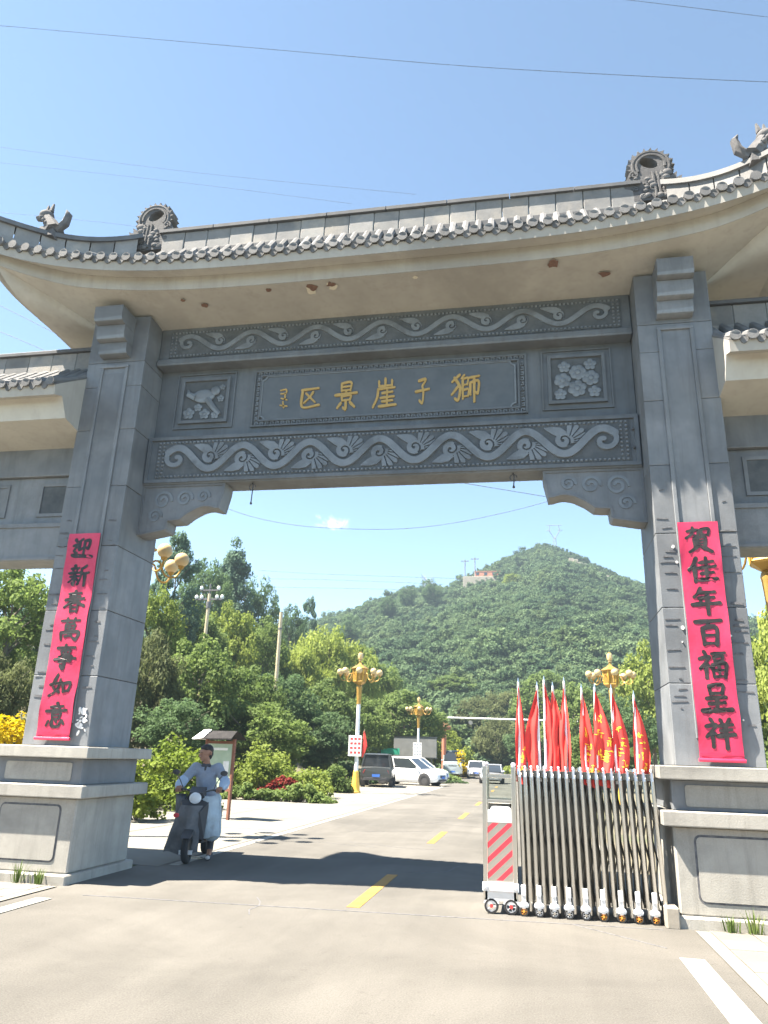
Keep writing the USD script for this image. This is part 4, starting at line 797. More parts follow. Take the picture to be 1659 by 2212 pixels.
# ================================================================ street lamps
def lamp(label, x, y, rz=10.0, first=None, s=1.0):
    if first is not None: return copy(first, 'street_lamp', (x, y, 0), rz, s, label, 'street lamp', 'gold globe street lamps')
    t = thing('street_lamp', label, 'street lamp', (x, y, 0), rz, 'gold globe street lamps', scale=s)
    obj('base', lathe([(0, 0), (.24, 0), (.24, .06), (.20, .12), (.19, .3), (.145, .72), (.125, .95), (.10, .98), (0, .98)], 12), 'lamp_yellow', t)
    obj('pole', lathe([(0, .97), (.098, .97), (.088, 4.02), (0, 4.02)], 14), 'lamp_white', t)
    obj('sleeve', lathe([(0, 4.0), (.11, 4.0), (.115, 4.05), (.10, 4.1), (.135, 4.72), (.15, 4.78), (.13, 4.86), (.09, 4.92), (0, 4.92)], 12), 'lamp_gold', t)
    bd = obj('lantern_body', lathe([(0, 4.9), (.12, 4.9), (.30, 5.02), (.32, 5.06), (.29, 5.10), (.335, 5.62), (.36, 5.66), (0, 5.66)], 6), 'lamp_gold', t, smooth=False)
    for q in np.arange(6) * math.pi / 3: obj('lantern_rib', rod((.30 * math.cos(q), .30 * math.sin(q), 5.06), (.345 * math.cos(q), .345 * math.sin(q), 5.66), .022, n=5), 'lamp_yellow', bd)
    for q in np.arange(6) * math.pi / 3 + math.pi / 6: obj('lantern_pane', hull([(r * math.cos(q + d), r * math.sin(q + d), z) for r, z, w in ((.262, 5.16, .3), (.292, 5.56, .3), (.25, 5.16, .3), (.28, 5.56, .3)) for d in (-w, w)]), 'lamp_globe', bd)
    obj('lantern_roof', lathe([(0, 5.66), (.42, 5.66), (.43, 5.69), (.28, 5.79), (.14, 5.86), (.06, 5.95), (.05, 6.06), (0, 6.06)], 6), 'lamp_gold', t, smooth=False)
    fn = obj('finial', lathe([(0, 6.05), (.08, 6.05), (.09, 6.09), (.05, 6.1), (.115, 6.16), (.135, 6.28), (.12, 6.4), (.08, 6.43), (0, 6.43)], 10), 'lamp_globe', t)
    obj('finial_cap', lathe([(0, 6.42), (.085, 6.42), (.07, 6.47), (0, 6.5)], 10), 'lamp_gold', fn)
    for k in range(8):
        q = k * math.pi / 4; c, s_ = math.cos(q), math.sin(q)
        pr = [(.30, 5.36), (.42, 5.44), (.52, 5.40), (.60, 5.20), (.72, 5.10), (.86, 5.12), (.94, 5.22), (.96, 5.32)]
        ar = obj('arm', tube([(r * c, r * s_, z) for r, z in smooth_line(pr, 3)], .022, 6), 'lamp_gold', t)
        obj('cup', lathe([(0, 5.30), (.05, 5.30), (.075, 5.36), (.06, 5.38), (0, 5.38)], 8, (.96 * c, .96 * s_, 0)), 'lamp_gold', ar)
        obj('globe', ball((.96 * c, .96 * s_, 5.50), .155, 2), 'lamp_globe', t)
    return t
L1 = lamp('gold globe street lamp with white notice and red flag on its white pole', -7.93, 36.0, 10)
lamp('gold globe street lamp half hidden behind the left pillar, three globes showing', -8.12, 14.15, 20, L1)
lamp('smaller gold globe street lamp standing behind the white parked cars', -8.77, 63.0, 10, L1)
lamp('gold globe street lamp whose head rises behind the row of red flags', 3.62, 34.0, 4, L1, .965)
lamp('gold globe street lamp cut off by the right edge of the picture', 4.24, 13.7, 20, L1, 1.0)
for (x, y, w, z0, z1, lab) in ((-7.95, 35.86, .62, 1.62, 2.55, 'white notice with red lines hung on the nearer lamp pole'), (-8.77, 62.84, .7, 1.72, 2.85, 'white notice with pale lines hung on the farther lamp pole')):
    nb_ = thing('notice', lab, 'sign', (x, y, 0))
    bd = obj('board', box(-w / 2 - .05, w / 2 - .05, -.02, .02, z0, z1, .005), 'paper_white', nb_)
    for i in range(4):
        for j in range(3): obj('red_mark', box(-w / 2 + .03 + j * w * .3, -w / 2 + .03 + j * w * .3 + w * .2, -.026, -.018, z1 - .2 - i * (z1 - z0) * .22, z1 - .2 - i * (z1 - z0) * .22 + .1), 'red_plain' if y < 50 else 'shirt', bd)
pf = thing('small_flag', 'small red flag drooping beside the white notice on the nearer lamp pole', 'flag', (-7.62, 35.9, 0))
obj('cloth', join([hull([(0, 0, 2.75), (.05, .02, 2.8), (.18, 0, 2.2), (.2, .03, 2.1), (.12, 0, 1.85), (-.05, 0, 1.55), (0, .04, 1.6), (.02, -.02, 2.2)])]), 'flag_red', pf)
obj('stick', rod((-.22, .06, 1.5), (.05, 0, 2.85), .012, n=5), 'pole_tan', pf)

# ================================================================ notice board
nbd = thing('information_board', 'brown framed information board with small dark roof, behind the scooter rider', 'notice board', (-7.80, 19.0, 0), -14, scale=(.95, 1, 1))
for x in (-.47, .43): obj('post', box(x, x + .07, -.04, .04, 0, 1.92, .006), 'wood_brown', nbd)
for z in (.66, 1.80): obj('frame_rail', box(-.40, .43, -.035, .035, z, z + .07), 'wood_brown', nbd)
pn = obj('poster', box(-.39, .42, -.02, .02, .73, 1.80), 'poster_green', nbd)
obj('poster_title', box(-.25, .28, -.026, -.018, 1.64, 1.70), 'paper_white', pn); obj('paper_sheet', box(.18, .36, -.028, -.018, 1.05, 1.38), 'paper_white', pn); obj('text_lines', join([box(-.32, .1, -.024, -.018, z, z + .03) for z in np.arange(.85, 1.6, .09)]), 'poster_green', pn)
rf = obj('roof', join([hull([(-.62, -.34, 1.90), (.60, -.34, 1.90), (-.62, -.34, 1.93), (.60, -.34, 1.93), (-.55, 0, 2.12), (.53, 0, 2.12)]), hull([(-.62, .34, 1.90), (.60, .34, 1.90), (-.62, .34, 1.93), (.60, .34, 1.93), (-.55, 0, 2.12), (.53, 0, 2.12)])]), 'roof_dark', nbd)
obj('roof_end', hull([(-.68, -.36, 1.90), (-.68, .30, 1.90), (-.60, -.36, 1.89), (-.60, .30, 1.90), (-.57, 0, 2.15), (-.30, -.03, 2.15), (-.32, -.36, 1.93)]), 'paper_white', rf, label='bright metal end of the small roof')

# ================================================================ scooter and rider (local: the scooter looks along -y)
SL, SR = (-5.16, 12.02, 0), 10
def TX(p): return p
sc = thing('scooter', 'dark electric scooter with a wind apron, stopped in the gateway shadow beside the left pillar', 'scooter', SL, SR)
def xwheel(y, r, w, par, nm):
    R_ = trimesh.transformations.rotation_matrix(math.pi / 2, [0, 1, 0])
    t = lathe([(r * .6, -w / 2), (r * .9, -w / 2), (r, -w * .25), (r, w * .25), (r * .9, w / 2), (r * .6, w / 2)], 20); t.apply_transform(R_); t.apply_translation([0, y, r])
    wl = obj('wheel', t, 'rubber', par); h = rod((-w * .4, y, r), (w * .4, y, r), r * .62, n=14); obj('rim', h, 'steel_dark', wl)
xwheel(-.62, .21, .09, sc, 'wheel'); xwheel(.62, .21, .10, sc, 'wheel')
obj('front_fender', hull([(x, y, z) for x in (-.07, .07) for y, z in ((-.80, .36), (-.62, .47), (-.45, .40), (-.62, .43))]), 'black_plastic', sc)
obj('front_body', hull([(-.20, -.46, .32), (.20, -.46, .32), (-.22, -.40, .86), (.22, -.40, .86), (-.12, -.52, .70), (.12, -.52, .70), (-.15, -.30, .30), (.15, -.30, .30), (-.15, -.30, .92), (.15, -.30, .92)]), 'black_plastic', sc)
obj('floor_deck', box(-.16, .16, -.34, .22, .25, .31, .02), 'black_plastic', sc)
obj('rear_body', hull([(x, y, z) for x in (-.17, .17) for y, z in ((.12, .28), (.16, .66), (.85, .70), (.88, .55), (.45, .32))]), 'black_plastic', sc)
obj('seat', hull([(x, y, z) for x in (-.15, .15) for y, z in ((.12, .68), (.14, .76), (.80, .80), (.84, .72))]), 'cloth_dark', sc)
hb = obj('handlebar', tube([(-.36, -.20, 1.0), (-.22, -.26, 1.02), (0, -.30, .97), (.22, -.26, 1.02), (.36, -.20, 1.0)], .017, 7), 'steel_dark', sc)
for s in (-1, 1): obj('grip', rod((s * .26, -.245, 1.015), (s * .39, -.19, 1.0), .023), 'rubber', hb)
for s in (-1, 1): obj('mirror', join([tube([(s * .24, -.27, 1.03), (s * .30, -.30, 1.16), (s * .36, -.28, 1.24)], .007, 5), ball((s * .38, -.27, 1.27), .05, 2, (1.2, .25, .8))]), 'black_plastic', hb)
obj('side_quilt', hull([(-.20, -.42, .80), (-.34, -.30, .95), (-.16, -.34, .96), (-.30, -.36, .62), (-.2, -.28, .6)]), 'apron', sc)
obj('cowl', hull([(-.15, -.36, .88), (.15, -.36, .88), (-.12, -.22, 1.06), (.12, -.22, 1.06), (-.10, -.42, .98), (.10, -.42, .98)]), 'black_plastic', sc)
hl = obj('headlight', ball((0, -.425, .90), .095, 2, (1, .45, .9)), 'lens_clear', sc); obj('headlight_rim', lathe([(.085, -.01), (.11, -.01), (.11, .01), (.085, .01), (.085, -.01)], 18), 'steel', hl)
# wind apron: a quilted dark sheet hung from the handlebar, bellied out, down to the shins
def drape(xa0, xa1, xb0, xb1, z0, z1, y0, belly, name, mt, par, ph=0.0, n=22, k=14):
    vs = []
    for i in range(n + 1):
        v = i / n
        for j in range(k + 1):
            u = j / k; xa, xb = xa0 + (xa1 - xa0) * u, xb0 + (xb1 - xb0) * u
            e = v ** .85; x = xa + (xb - xa) * e
            y = y0 - belly * math.sin(math.pi * (.08 + .84 * u)) * (.45 + .55 * math.sin(math.pi * min(1, .25 + v * .75))) + .014 * math.sin(u * 13 + v * 5 + ph) * v + .008 * math.sin(v * 18 + ph)
            vs.append((x, y, z1 + (z0 - z1) * v + .02 * math.sin(u * 7 + ph) * v))
    f = []
    for i in range(n):
        for j in range(k): q = i * (k + 1) + j; f += [[q, q + k + 1, q + 1], [q + 1, q + k + 1, q + k + 2]]
    t = trimesh.Trimesh(np.array(vs), np.array(f), process=False); b = t.copy(); b.vertices = b.vertices + [0, .012, 0]; b.invert()
    return obj(name, join([t, b]), mt, par, smooth=True)
ap = drape(-.20, .14, -.40, .12, .12, .80, -.42, .20, 'wind_apron', 'apron', sc, .6)
obj('apron_badge', ball((-.22, -.60, .66), .035, 1, (1.3, .3, 1)), 'stripe_red', ap)
obj('number_plate', box(-.10, .10, -.70, -.69, .13, .19), 'paper_white', sc)
pn_ = thing('person', 'person in grey blue shirt and pale trousers sitting on the scooter, foot on the ground', 'person', SL, SR)
J = dict(pel=(.02, .28, .86), chest=(-.01, .20, 1.20), neck=(-.01, .17, 1.41), head=(-.03, .13, 1.56),
         sl=(-.19, .18, 1.34), el=(-.34, .00, 1.12), wl=(-.35, -.18, 1.05), sr=(.18, .19, 1.34), er=(.36, .03, 1.12), wr=(.34, -.17, 1.05),
         hl=(-.10, .26, .84), kl=(-.15, -.20, .74), al=(-.12, -.18, .36), hr=(.12, .26, .84), kr=(.25, -.14, .60), ar=(.22, -.06, .14))
HT = math.radians(-32)
def turn(bl):       # the head looks to the rider's right
    c, s_ = math.cos(HT), math.sin(HT); h0 = np.array(J['head']); R_ = np.array([[c, -s_, 0], [s_, c, 0], [0, 0, 1]])
    return [(h0 + R_ @ (np.asarray(p) - h0), h0 + R_ @ (np.asarray(q) - h0), a, b) for p, q, a, b in bl]
A = {k: np.array(v) for k, v in J.items()}
bones = [(A['pel'], A['chest'], .13, .135), (A['chest'], A['neck'], .12, .055), (A['neck'], A['head'] + [0, 0, -.04], .052, .06), (A['hl'], A['hr'], .11, .11),
         (A['sl'], A['chest'], .06, .1), (A['sr'], A['chest'], .06, .1), (A['sl'], A['el'], .052, .042), (A['el'], A['wl'], .042, .028), (A['sr'], A['er'], .052, .042), (A['er'], A['wr'], .042, .028),
         (A['hl'], A['kl'], .085, .06), (A['kl'], A['al'], .058, .04), (A['hr'], A['kr'], .085, .06), (A['kr'], A['ar'], .058, .04), (A['ar'], A['ar'] + [.02, -.15, -.09], .042, .03), (A['al'], A['al'] + [0, -.13, -.05], .04, .03)]
hd = A['head']
bones += turn([(hd + [0, .02, .03], hd + [-.012, -.015, .02], .092, .085), (hd + [-.015, -.035, -.05], hd + [-.02, -.05, -.085], .062, .04),               # skull, jaw
          (hd + [-.03, -.095, .0], hd + [-.035, -.115, -.025], .012, .016), (hd + [-.095, .01, -.01], hd + [-.095, .012, .02], .014, .018), (hd + [.09, .015, -.01], hd + [.09, .017, .02], .014, .018),
          (hd + [-.065, -.075, .035], hd + [.01, -.085, .035], .014, .014), (hd + [-.045, -.098, -.055], hd + [-.005, -.1, -.055], .009, .009)])
for s, w in ((-1, A['wl']), (1, A['wr'])):     # hands closed round the grips: palm, four fingers of different length, thumb
    g = np.array([s * .32, -.215, 1.008]); pm_ = g + [0, -.01, .034]
    bones.append((w, pm_ + [0, .03, .005], .027, .030)); bones.append((pm_ + [-.025, 0, 0], pm_ + [.025, 0, 0], .024, .024))
    for q, L in zip((-.036, -.012, .012, .034), (.92, 1.0, .97, .8)):
        a = pm_ + [q, -.02, .0]; b = a + np.array([0, -.030, -.022]) * L; c = b + np.array([0, .004, -.034]) * L; d = c + np.array([0, .022, -.016]) * L
        bones += [(a, b, .0105, .010), (b, c, .010, .009), (c, d, .009, .008)]
    a = pm_ + [-s * .034, .012, -.004]; b = a + [-s * .012, -.018, -.026]; bones += [(a, b, .012, .011), (b, b + [0, -.018, -.018], .011, .009)]
body = obj('body', skin(bones, 0, .022, 4), 'skin', pn_)
obj('shirt', skin([(A['pel'] + [0, 0, .02], A['chest'], .17, .165), (A['chest'], A['neck'] + [0, .01, -.07], .155, .08), (A['sl'], A['chest'], .085, .13), (A['sr'], A['chest'], .085, .13), (A['sl'], A['el'], .082, .070), (A['sr'], A['er'], .082, .070), (A['pel'] + [-.05, -.06, -.02], A['pel'] + [.06, -.06, -.02], .15, .15)], 0, .03, 5), 'shirt', pn_)
for s in 'lr': obj('oversleeve', skin([(A['e' + s] + (A['s' + s] - A['e' + s]) * .12, A['e' + s] + (A['w' + s] - A['e' + s]) * .5, .080, .082), (A['e' + s] + (A['w' + s] - A['e' + s]) * .5, A['w' + s], .080, .050)], 0, .03, 4), 'sleeve', pn_)
obj('collar', skin([(A['neck'] + [-.05, -.04, -.035], A['neck'] + [.05, -.04, -.035], .03, .03), (A['neck'] + [0, -.06, -.05], A['neck'] + [0, -.09, -.11], .022, .012)], 0, .02, 2), 'cloth_dark', pn_)
obj('trousers', skin([(A['hl'], A['hr'], .15, .15), (A['hl'], A['kl'], .13, .105), (A['kl'], A['kl'] + (A['al'] - A['kl']) * .75, .10, .10), (A['hr'], A['kr'], .14, .125), (A['kr'], A['kr'] + [-.01, .03, -.20], .125, .145), (A['kr'] + [-.09, -.06, .05], A['kr'] + [-.10, -.02, -.2], .09, .10)], 0, .03, 6), 'trousers', pn_)
drape(.03, .33, .06, .40, .34, .93, -.27, .14, 'trouser_front', 'trousers', pn_, 2.2)
obj('sock', skin([(A['kr'] + (A['ar'] - A['kr']) * .35, A['ar'], .06, .05), (A['al'] + [0, 0, .1], A['al'], .055, .048)], 0, .02, 3), 'cloth_dark', pn_)
obj('shoe', skin([(A['ar'] + [0, .03, -.075], A['ar'] + [.02, -.17, -.10], .05, .040)], 0, .02, 3), 'cloth_dark', pn_)
obj('shoe', skin([(A['al'] + [0, .03, -.03], A['al'] + [0, -.15, -.055], .048, .038)], 0, .02, 3), 'shoe', pn_)
obj('toe_cap', ball(A['ar'] + [.02, -.19, -.095], .036, 2, (1, 1, .8)), 'shoe', pn_)
hm = skin(turn([(hd + [.0, .035, .055], hd + [-.008, .0, .065], .0945, .086), (hd + [.0, .05, .0], hd + [.0, .055, -.04], .085, .065), (hd + [-.05, -.05, .085], hd + [.04, -.05, .085], .030, .030)]), 0, .02, 3)
obj('hair', hm, 'hair', pn_)
for dx in (-.058, .004): obj('eye', ball(turn([(hd + [dx - .004, -.094, .012],) * 2 + (0, 0)])[0][0], .011, 1, (1.4, .5, .7)), 'ink', pn_)

# ================================================================ vehicles (local: front along +x, wheels on z = 0)
def vehicle(name, label, cat, loc, rz, L, W, H, paint, kind, group=None, plate=True):
    t = thing(name, label, cat, loc, rz, group)
    hl, hw = L / 2, W / 2; gc = .20
    belt = H * .60; hood = belt - .06
    if kind == 'suv': st = [(-hl, .42, belt - .12, .86), (-hl + .08, .32, belt, .94), (-hl + .8, gc, belt + .02, 1), (0, gc, belt, 1), (hl * .42, gc, hood + .03, 1), (hl - .55, gc, hood - .02, .985), (hl - .14, .24, hood - .16, .90), (hl, .34, hood - .34, .78)]; gh = (-hl + .08, -hl + .50, hl * .12, hl * .50)
    elif kind == 'van': st = [(-hl, .36, belt, .92), (-hl + .08, .28, belt, .98), (0, gc + .06, belt, 1), (hl - .4, gc + .06, belt, 1), (hl - .1, .3, belt - .1, .95), (hl, .36, belt - .32, .88)]; gh = (-hl + .03, -hl + .12, hl - .62, hl - .2)
    elif kind == 'pickup': st = [(-hl, .50, belt - .06, .96), (-hl + .05, .44, belt - .02, 1), (0, .40, belt - .02, 1), (hl - .3, .40, belt - .06, 1), (hl, .46, belt - .2, .92)]; gh = (-hl + .06, -hl + .12, hl * .25, hl * .5)
    else: st = [(-hl, .4, belt - .1, .86), (-hl + .1, .3, belt, .93), (-hl * .4, gc, belt + .02, 1), (hl * .3, gc, hood, 1), (hl - .5, gc, hood - .06, .97), (hl - .1, .26, hood - .18, .88), (hl, .36, hood - .34, .76)]; gh = (-hl + .35, -hl + .95, hl * .02, hl * .42)
    rings = []
    for x, zb, zt, w in st:
        w *= hw; rings.append([(x, -w * .90, zb), (x, -w, zb + .14), (x, -w, (zb + zt) / 2), (x, -w * .985, zt - .10), (x, -w * .90, zt), (x, 0, zt + .03), (x, w * .90, zt), (x, w * .985, zt - .10), (x, w, (zb + zt) / 2), (x, w, zb + .14), (x, w * .90, zb)])
    body = solid_loft(rings); obj('body', body, paint, t, smooth=40)
    xa, xb, xc_, xd = gh; zr = H - .05; wb, wr = hw * .90, hw * (.74 if kind != 'van' else .86)
    gz = belt - .015
    obj('windows', hull([(x, s * wb, gz) for x in (xa, xd) for s in (-1, 1)] + [(x, s * wr, zr) for x in (xb, xc_) for s in (-1, 1)]), 'glass_dark', t)
    rf = hull([(x, s * w, z) for x, w, z in ((xb - .05, wr + .015, zr - .02), (xc_ + .05, wr + .015, zr - .02), (xb + .06, wr * .9, zr + .045), (xc_ - .1, wr * .9, zr + .045)) for s in (-1, 1)])
    obj('roof', rf, paint, t)
    for s in (-1, 1):
        obj('window_pillar', join([rod((xa, s * (wb + .004), gz), (xb, s * (wr + .012), zr), .045, n=5), rod((xd, s * (wb + .004), gz), (xc_, s * (wr + .012), zr), .035, n=5), rod(((xa + xd) / 2 - .1, s * (wb + .006), gz), ((xb + xc_) / 2 - .1, s * (wr + .012), zr), .035, n=5), rod((xa + (xd - xa) * .22, s * (wb + .004), gz), (xb + (xc_ - xb) * .16, s * (wr + .012), zr), .05, n=5)]), paint, t)
        obj('mirror', ball((xd - .15, s * (hw + .06), belt + .05), .10, 1, (.7, 1, .7)), paint, t)
        obj('headlight', hull([(hl - .12, s * hw * .80, hood - .24), (hl - .02, s * hw * .62, hood - .34), (hl - .3, s * hw * .93, hood - .22), (hl - .06, s * hw * .55, hood - .27), (hl - .10, s * hw * .82, hood - .34)]), 'lens_clear', t)
        obj('tail_light', hull([(-hl - .01, s * hw * .70, belt - .15), (-hl - .01, s * hw * .82, belt - .36), (-hl + .12, s * hw * .94, belt - .12), (-hl + .1, s * hw * .95, belt - .36)]), 'tail_red', t)
        for x in (-hl + L * .19, hl - L * .185):
            R_ = trimesh.transformations.rotation_matrix(math.pi / 2, [1, 0, 0]); r = .34
            ty = lathe([(r * .62, -.11), (r * .93, -.11), (r, -.06), (r, .06), (r * .93, .11), (r * .62, .11)], 18); ty.apply_transform(R_); ty.apply_translation([x, s * (hw - .085), r])
            wl = obj('wheel', ty, 'rubber', t)
            obj('rim', join([rod((x, s * (hw - .03), r), (x, s * (hw - .12), r), r * .60, n=14)]), 'car_silver', wl)
            obj('wheel_arch', rod((x, s * (hw + .002), r + .02), (x, s * (hw - .2), r + .02), r + .07, n=18), 'black_plastic', wl)
    obj('grille', hull([(hl + .0, y, z) for y in (-hw * .42, hw * .42) for z in (hood - .30, hood - .46)] + [(hl - .2, 0, hood - .4)]), 'black_plastic', t)
    obj('front_bumper', hull([(hl - .02, s * hw * .74, z) for s in (-1, 1) for z in (.30, .42)] + [(hl + .05, s * hw * .5, z) for s in (-1, 1) for z in (.32, .40)]), 'black_plastic' if kind == 'suv' else paint, t)
    obj('rear_bumper', hull([(-hl + .02, s * hw * .84, z) for s in (-1, 1) for z in (.36, .52)] + [(-hl - .06, s * hw * .6, z) for s in (-1, 1) for z in (.38, .50)]), 'black_plastic' if kind in ('suv', 'pickup') else paint, t)
    obj('plate', join([box(hl + .045, hl + .06, -.22, .22, .44, .58), box(-hl - .075, -hl - .06, -.22, .22, .55, .70)]), 'plate_blue', t)
    return t
CG = 'cars beside and on the road beyond the gate'
vehicle('parked_car', 'white parked car seen from the side, nearer of two left of the road', 'car', (-7.55, 50.3, 0), -18, 4.7, 1.86, 1.68, 'car_white', 'suv', CG)
vehicle('parked_car', 'white parked car partly hidden behind the nearer white one left of the road', 'car', (-7.9, 56.0, 0), -14, 4.5, 1.8, 1.72, 'car_white', 'suv', CG)
vehicle('parked_truck', 'dark grey pickup with blue plate, parked just behind the nearer lamp pole', 'pickup', (-8.75, 46.0, 0), 97, 4.6, 1.80, 1.82, 'car_dark', 'pickup', CG)
vehicle('moving_car', 'white car driving towards the gate on the road', 'car', (-5.0, 77.0, 0), -86, 4.4, 1.75, 1.6, 'car_white', 'suv', CG)
vehicle('moving_car', 'silver car seen over the drive unit of the folding gate', 'car', (-2.75, 61.0, 0), -90, 4.3, 1.72, 1.40, 'car_silver', 'sedan', CG)
vehicle('parked_car', 'dark car parked under trees right of the road, seen above the folding gate', 'car', (0.6, 92.0, 0), -60, 4.6, 1.85, 1.6, 'car_dark', 'suv', CG)
vehicle('parked_van', 'pale blue and white minibus beyond the island bushes', 'van', (-7.5, 80.0, 0), -86, 5.2, 2.0, 2.5, 'van_blue', 'van', CG)

# ================================================================ trees, bushes, hill forest
def leaves(centres, radii, per, size, rs, droop=0.0, flatten=.75, up=.6, hang=0.0):
    """leaf blades spread through clumps: every blade two triangles, tilted mostly outwards and upwards"""
    C = np.repeat(np.asarray(centres, float), per, axis=0); Rr = np.repeat(np.asarray(radii, float), per)
    n = len(C); d = rs.normal(size=(n, 3)); d /= np.linalg.norm(d, axis=1, keepdims=True)
    rad = rs.uniform(.35, 1.0, n) ** .6
    P = C + d * (Rr * rad)[:, None] * [1, 1, flatten]; P[:, 2] -= droop * Rr * rs.uniform(0, 1, n)
    nrm = d * .6 + rs.normal(size=(n, 3)) * .5 + np.array([-.25, -.12, 1.0]) * up; nrm /= np.linalg.norm(nrm, axis=1, keepdims=True)
    a = rs.normal(size=(n, 3)); a[:, 2] -= hang * 3; a -= nrm * (a * nrm).sum(1, keepdims=True); a /= np.linalg.norm(a, axis=1, keepdims=True); b = np.cross(nrm, a)
    s = size * rs.uniform(.6, 1.35, n); L = (s * (1 + hang))[:, None]; w = (s * (.42 - .15 * min(hang, 1)))[:, None]
    V = np.stack([P - a * L * .5, P + b * w + nrm * w * .15, P + a * L * .5, P - b * w + nrm * w * .15], 1).reshape(-1, 3)
    i = np.arange(n)[:, None] * 4; F = np.concatenate([i + [0, 1, 2], i + [0, 2, 3]], 1).reshape(-1, 3)
    return trimesh.Trimesh(V, F, process=False)
def crown_clumps(rs, n, rx, rz, zc, shape):
    c, r = [], []
    lob = [(rs.uniform(0, 6.28), rs.uniform(-.5, .9), rs.uniform(.7, 1.25)) for _ in range(7)]
    while len(c) < n:
        d = rs.normal(size=3); d /= np.linalg.norm(d); t = rs.uniform(.25, 1.0) ** .45
        h = d[2] * t
        if shape == 'cone': k = (1 - (h + 1) / 2) ** .75 * 1.15 + .06
        elif shape == 'tall': k = 1.0 - .45 * max(0, h) ** 2
        elif shape == 'dome': k = 1.0 if h > -.3 else .75
        else: k = 1.0
        g = 1.0 + .28 * sum(math.cos(math.atan2(d[1], d[0]) - q) * w * max(0, 1 - abs(h - e)) for q, e, w in lob) / 2.2
        c.append((d[0] * t * rx * k * g, d[1] * t * rx * k * g, zc + h * rz * (.86 + .14 * g))); r.append(rx * rs.uniform(.14, .26) * (.7 + .3 * k))
    return np.array(c), np.array(r)
def trunk_mesh(rs, h, r, rx, zc, rz):
    m = [tube([(0, 0, -.3), (.03 * h * rs.uniform(-1, 1), .02 * h * rs.uniform(-1, 1), h * .35), (.04 * h * rs.uniform(-1, 1), .04 * h * rs.uniform(-1, 1), h * .7), (0, 0, h * .92)], [r * 1.25, r, r * .6, r * .15], 8)]
    for k in range(9):
        q = rs.uniform(0, 6.28); z0 = h * rs.uniform(.28, .72); L = rx * rs.uniform(.55, .9)
        e = np.array([math.cos(q) * L, math.sin(q) * L, min(h * .95, z0 + L * rs.uniform(.5, 1.1))])
        m.append(tube([(0, 0, z0), (e[0] * .5, e[1] * .5, z0 + (e[2] - z0) * .6), e], [r * .45, r * .28, r * .06], 5))
    return join(m)
PROTO = {}
SPEC = {  # shape, height, crown half width, crown bottom share, clumps, leaves each, leaf size, material
 'broad': ('round', 10, 4.2, .22, 150, 112, .26, 'leaf_mid'), 'broad_dark': ('dome', 11, 4.4, .2, 150, 112, .26, 'leaf_dark'), 'poplar': ('tall', 14, 3.4, .18, 150, 112, .26, 'leaf_blue'),
 'cone': ('cone', 13, 3.8, .1, 150, 112, .26, 'leaf_blue'), 'light': ('round', 9, 4.0, .2, 150, 112, .26, 'leaf_light'), 'willow': ('dome', 9.5, 4.8, .2, 165, 104, .27, 'leaf_light'), 'olive': ('dome', 9.5, 4.6, .15, 165, 104, .27, 'leaf_olive'), 'mixed': ('tall', 8, 3.6, .08, 150, 112, .24, 'leaf_mid')}
TCOUNT = {}
KINDN = {'broad': 'broadleaf_tree', 'broad_dark': 'broadleaf_tree', 'poplar': 'poplar_tree', 'cone': 'conifer_tree', 'light': 'broadleaf_tree', 'willow': 'willow_tree', 'olive': 'willow_tree', 'mixed': 'broadleaf_tree'}
def tree(kind, x, y, ztop, width, label, sink=0.0):
    shape, H, rx, lo, n, per, size, mt = SPEC[kind]
    z0 = float(height(x, y)) - sink; h = ztop - z0; sx = width / (2 * rx * 1.12); sz = h / (H * 1.02)
    TCOUNT[kind] = TCOUNT.get(kind, 0) + 1; v = TCOUNT[kind] % 2; key = (kind, v)
    rz_ = (x * 37 + y * 11) % 360
    if key in PROTO: return copy(PROTO[key], KINDN[kind], (x, y, z0), rz_, (sx, sx, sz), label, 'tree', 'trees beyond the gate')
    rs = np.random.default_rng(hash_(kind) + v)
    t = thing(KINDN[kind], label, 'tree', (x, y, z0), rz_, 'trees beyond the gate', scale=(sx, sx, sz))
    zc = H * (lo + (1 - lo) / 2); rz = H * (1 - lo) / 2
    c, r = crown_clumps(rs, n, rx, rz, zc, shape)
    obj('trunk', trunk_mesh(rs, H * .9, .20, rx, zc, rz), 'bark', t)
    obj('crown', leaves(c, r, per, size, rs, droop=.7 if 'willow' in KINDN[kind] else .2, hang=.8 if 'willow' in KINDN[kind] else 0), mt, t, smooth=False)
    PROTO[key] = t; return t
def hash_(s): return sum(ord(ch) * (i + 3) for i, ch in enumerate(s))
tree('poplar', -24.28, 48, 17.41, 4.02, 'dark tree rising behind the near lamp globes beside the left pillar')
tree('cone', -33.22, 80, 26.05, 9.25, 'tallest dark blue green tree at the top of the left wood')
tree('broad_dark', -33.76, 74, 22.32, 6.79, 'dark tree just left of the tallest tree in the left wood')
tree('broad_dark', -31.25, 84, 22.37, 6.87, 'dark tree on the right shoulder of the tallest tree')
tree('light', -21.01, 40, 10.86, 4.31, 'lighter tree close behind the left pillar top half')
tree('broad', -24.31, 52, 12.36, 5.46, 'green tree round the foot of the tan utility pole')
tree('light', -24.02, 58, 13.58, 5.57, 'yellow green tree just right of the tan utility pole')
tree('broad', -22.74, 62, 13.15, 5.84, 'green tree left of the plain concrete pole')
tree('broad_dark', -32.25, 100, 22.49, 5.67, 'small round skyline tree right of the plain concrete pole')
tree('poplar', -32.91, 112, 26.02, 4.08, 'slim upright tree on the skyline left of the hill')
tree('willow', -20.09, 76, 14.76, 9.93, 'wide yellow green willow in the middle of the wood')
tree('willow', -19.99, 66, 11.53, 6.51, 'yellow green willow just right of the plain concrete pole')
tree('broad', -18.80, 88, 14.04, 8.48, 'mid green tree behind the head of the nearer street lamp')
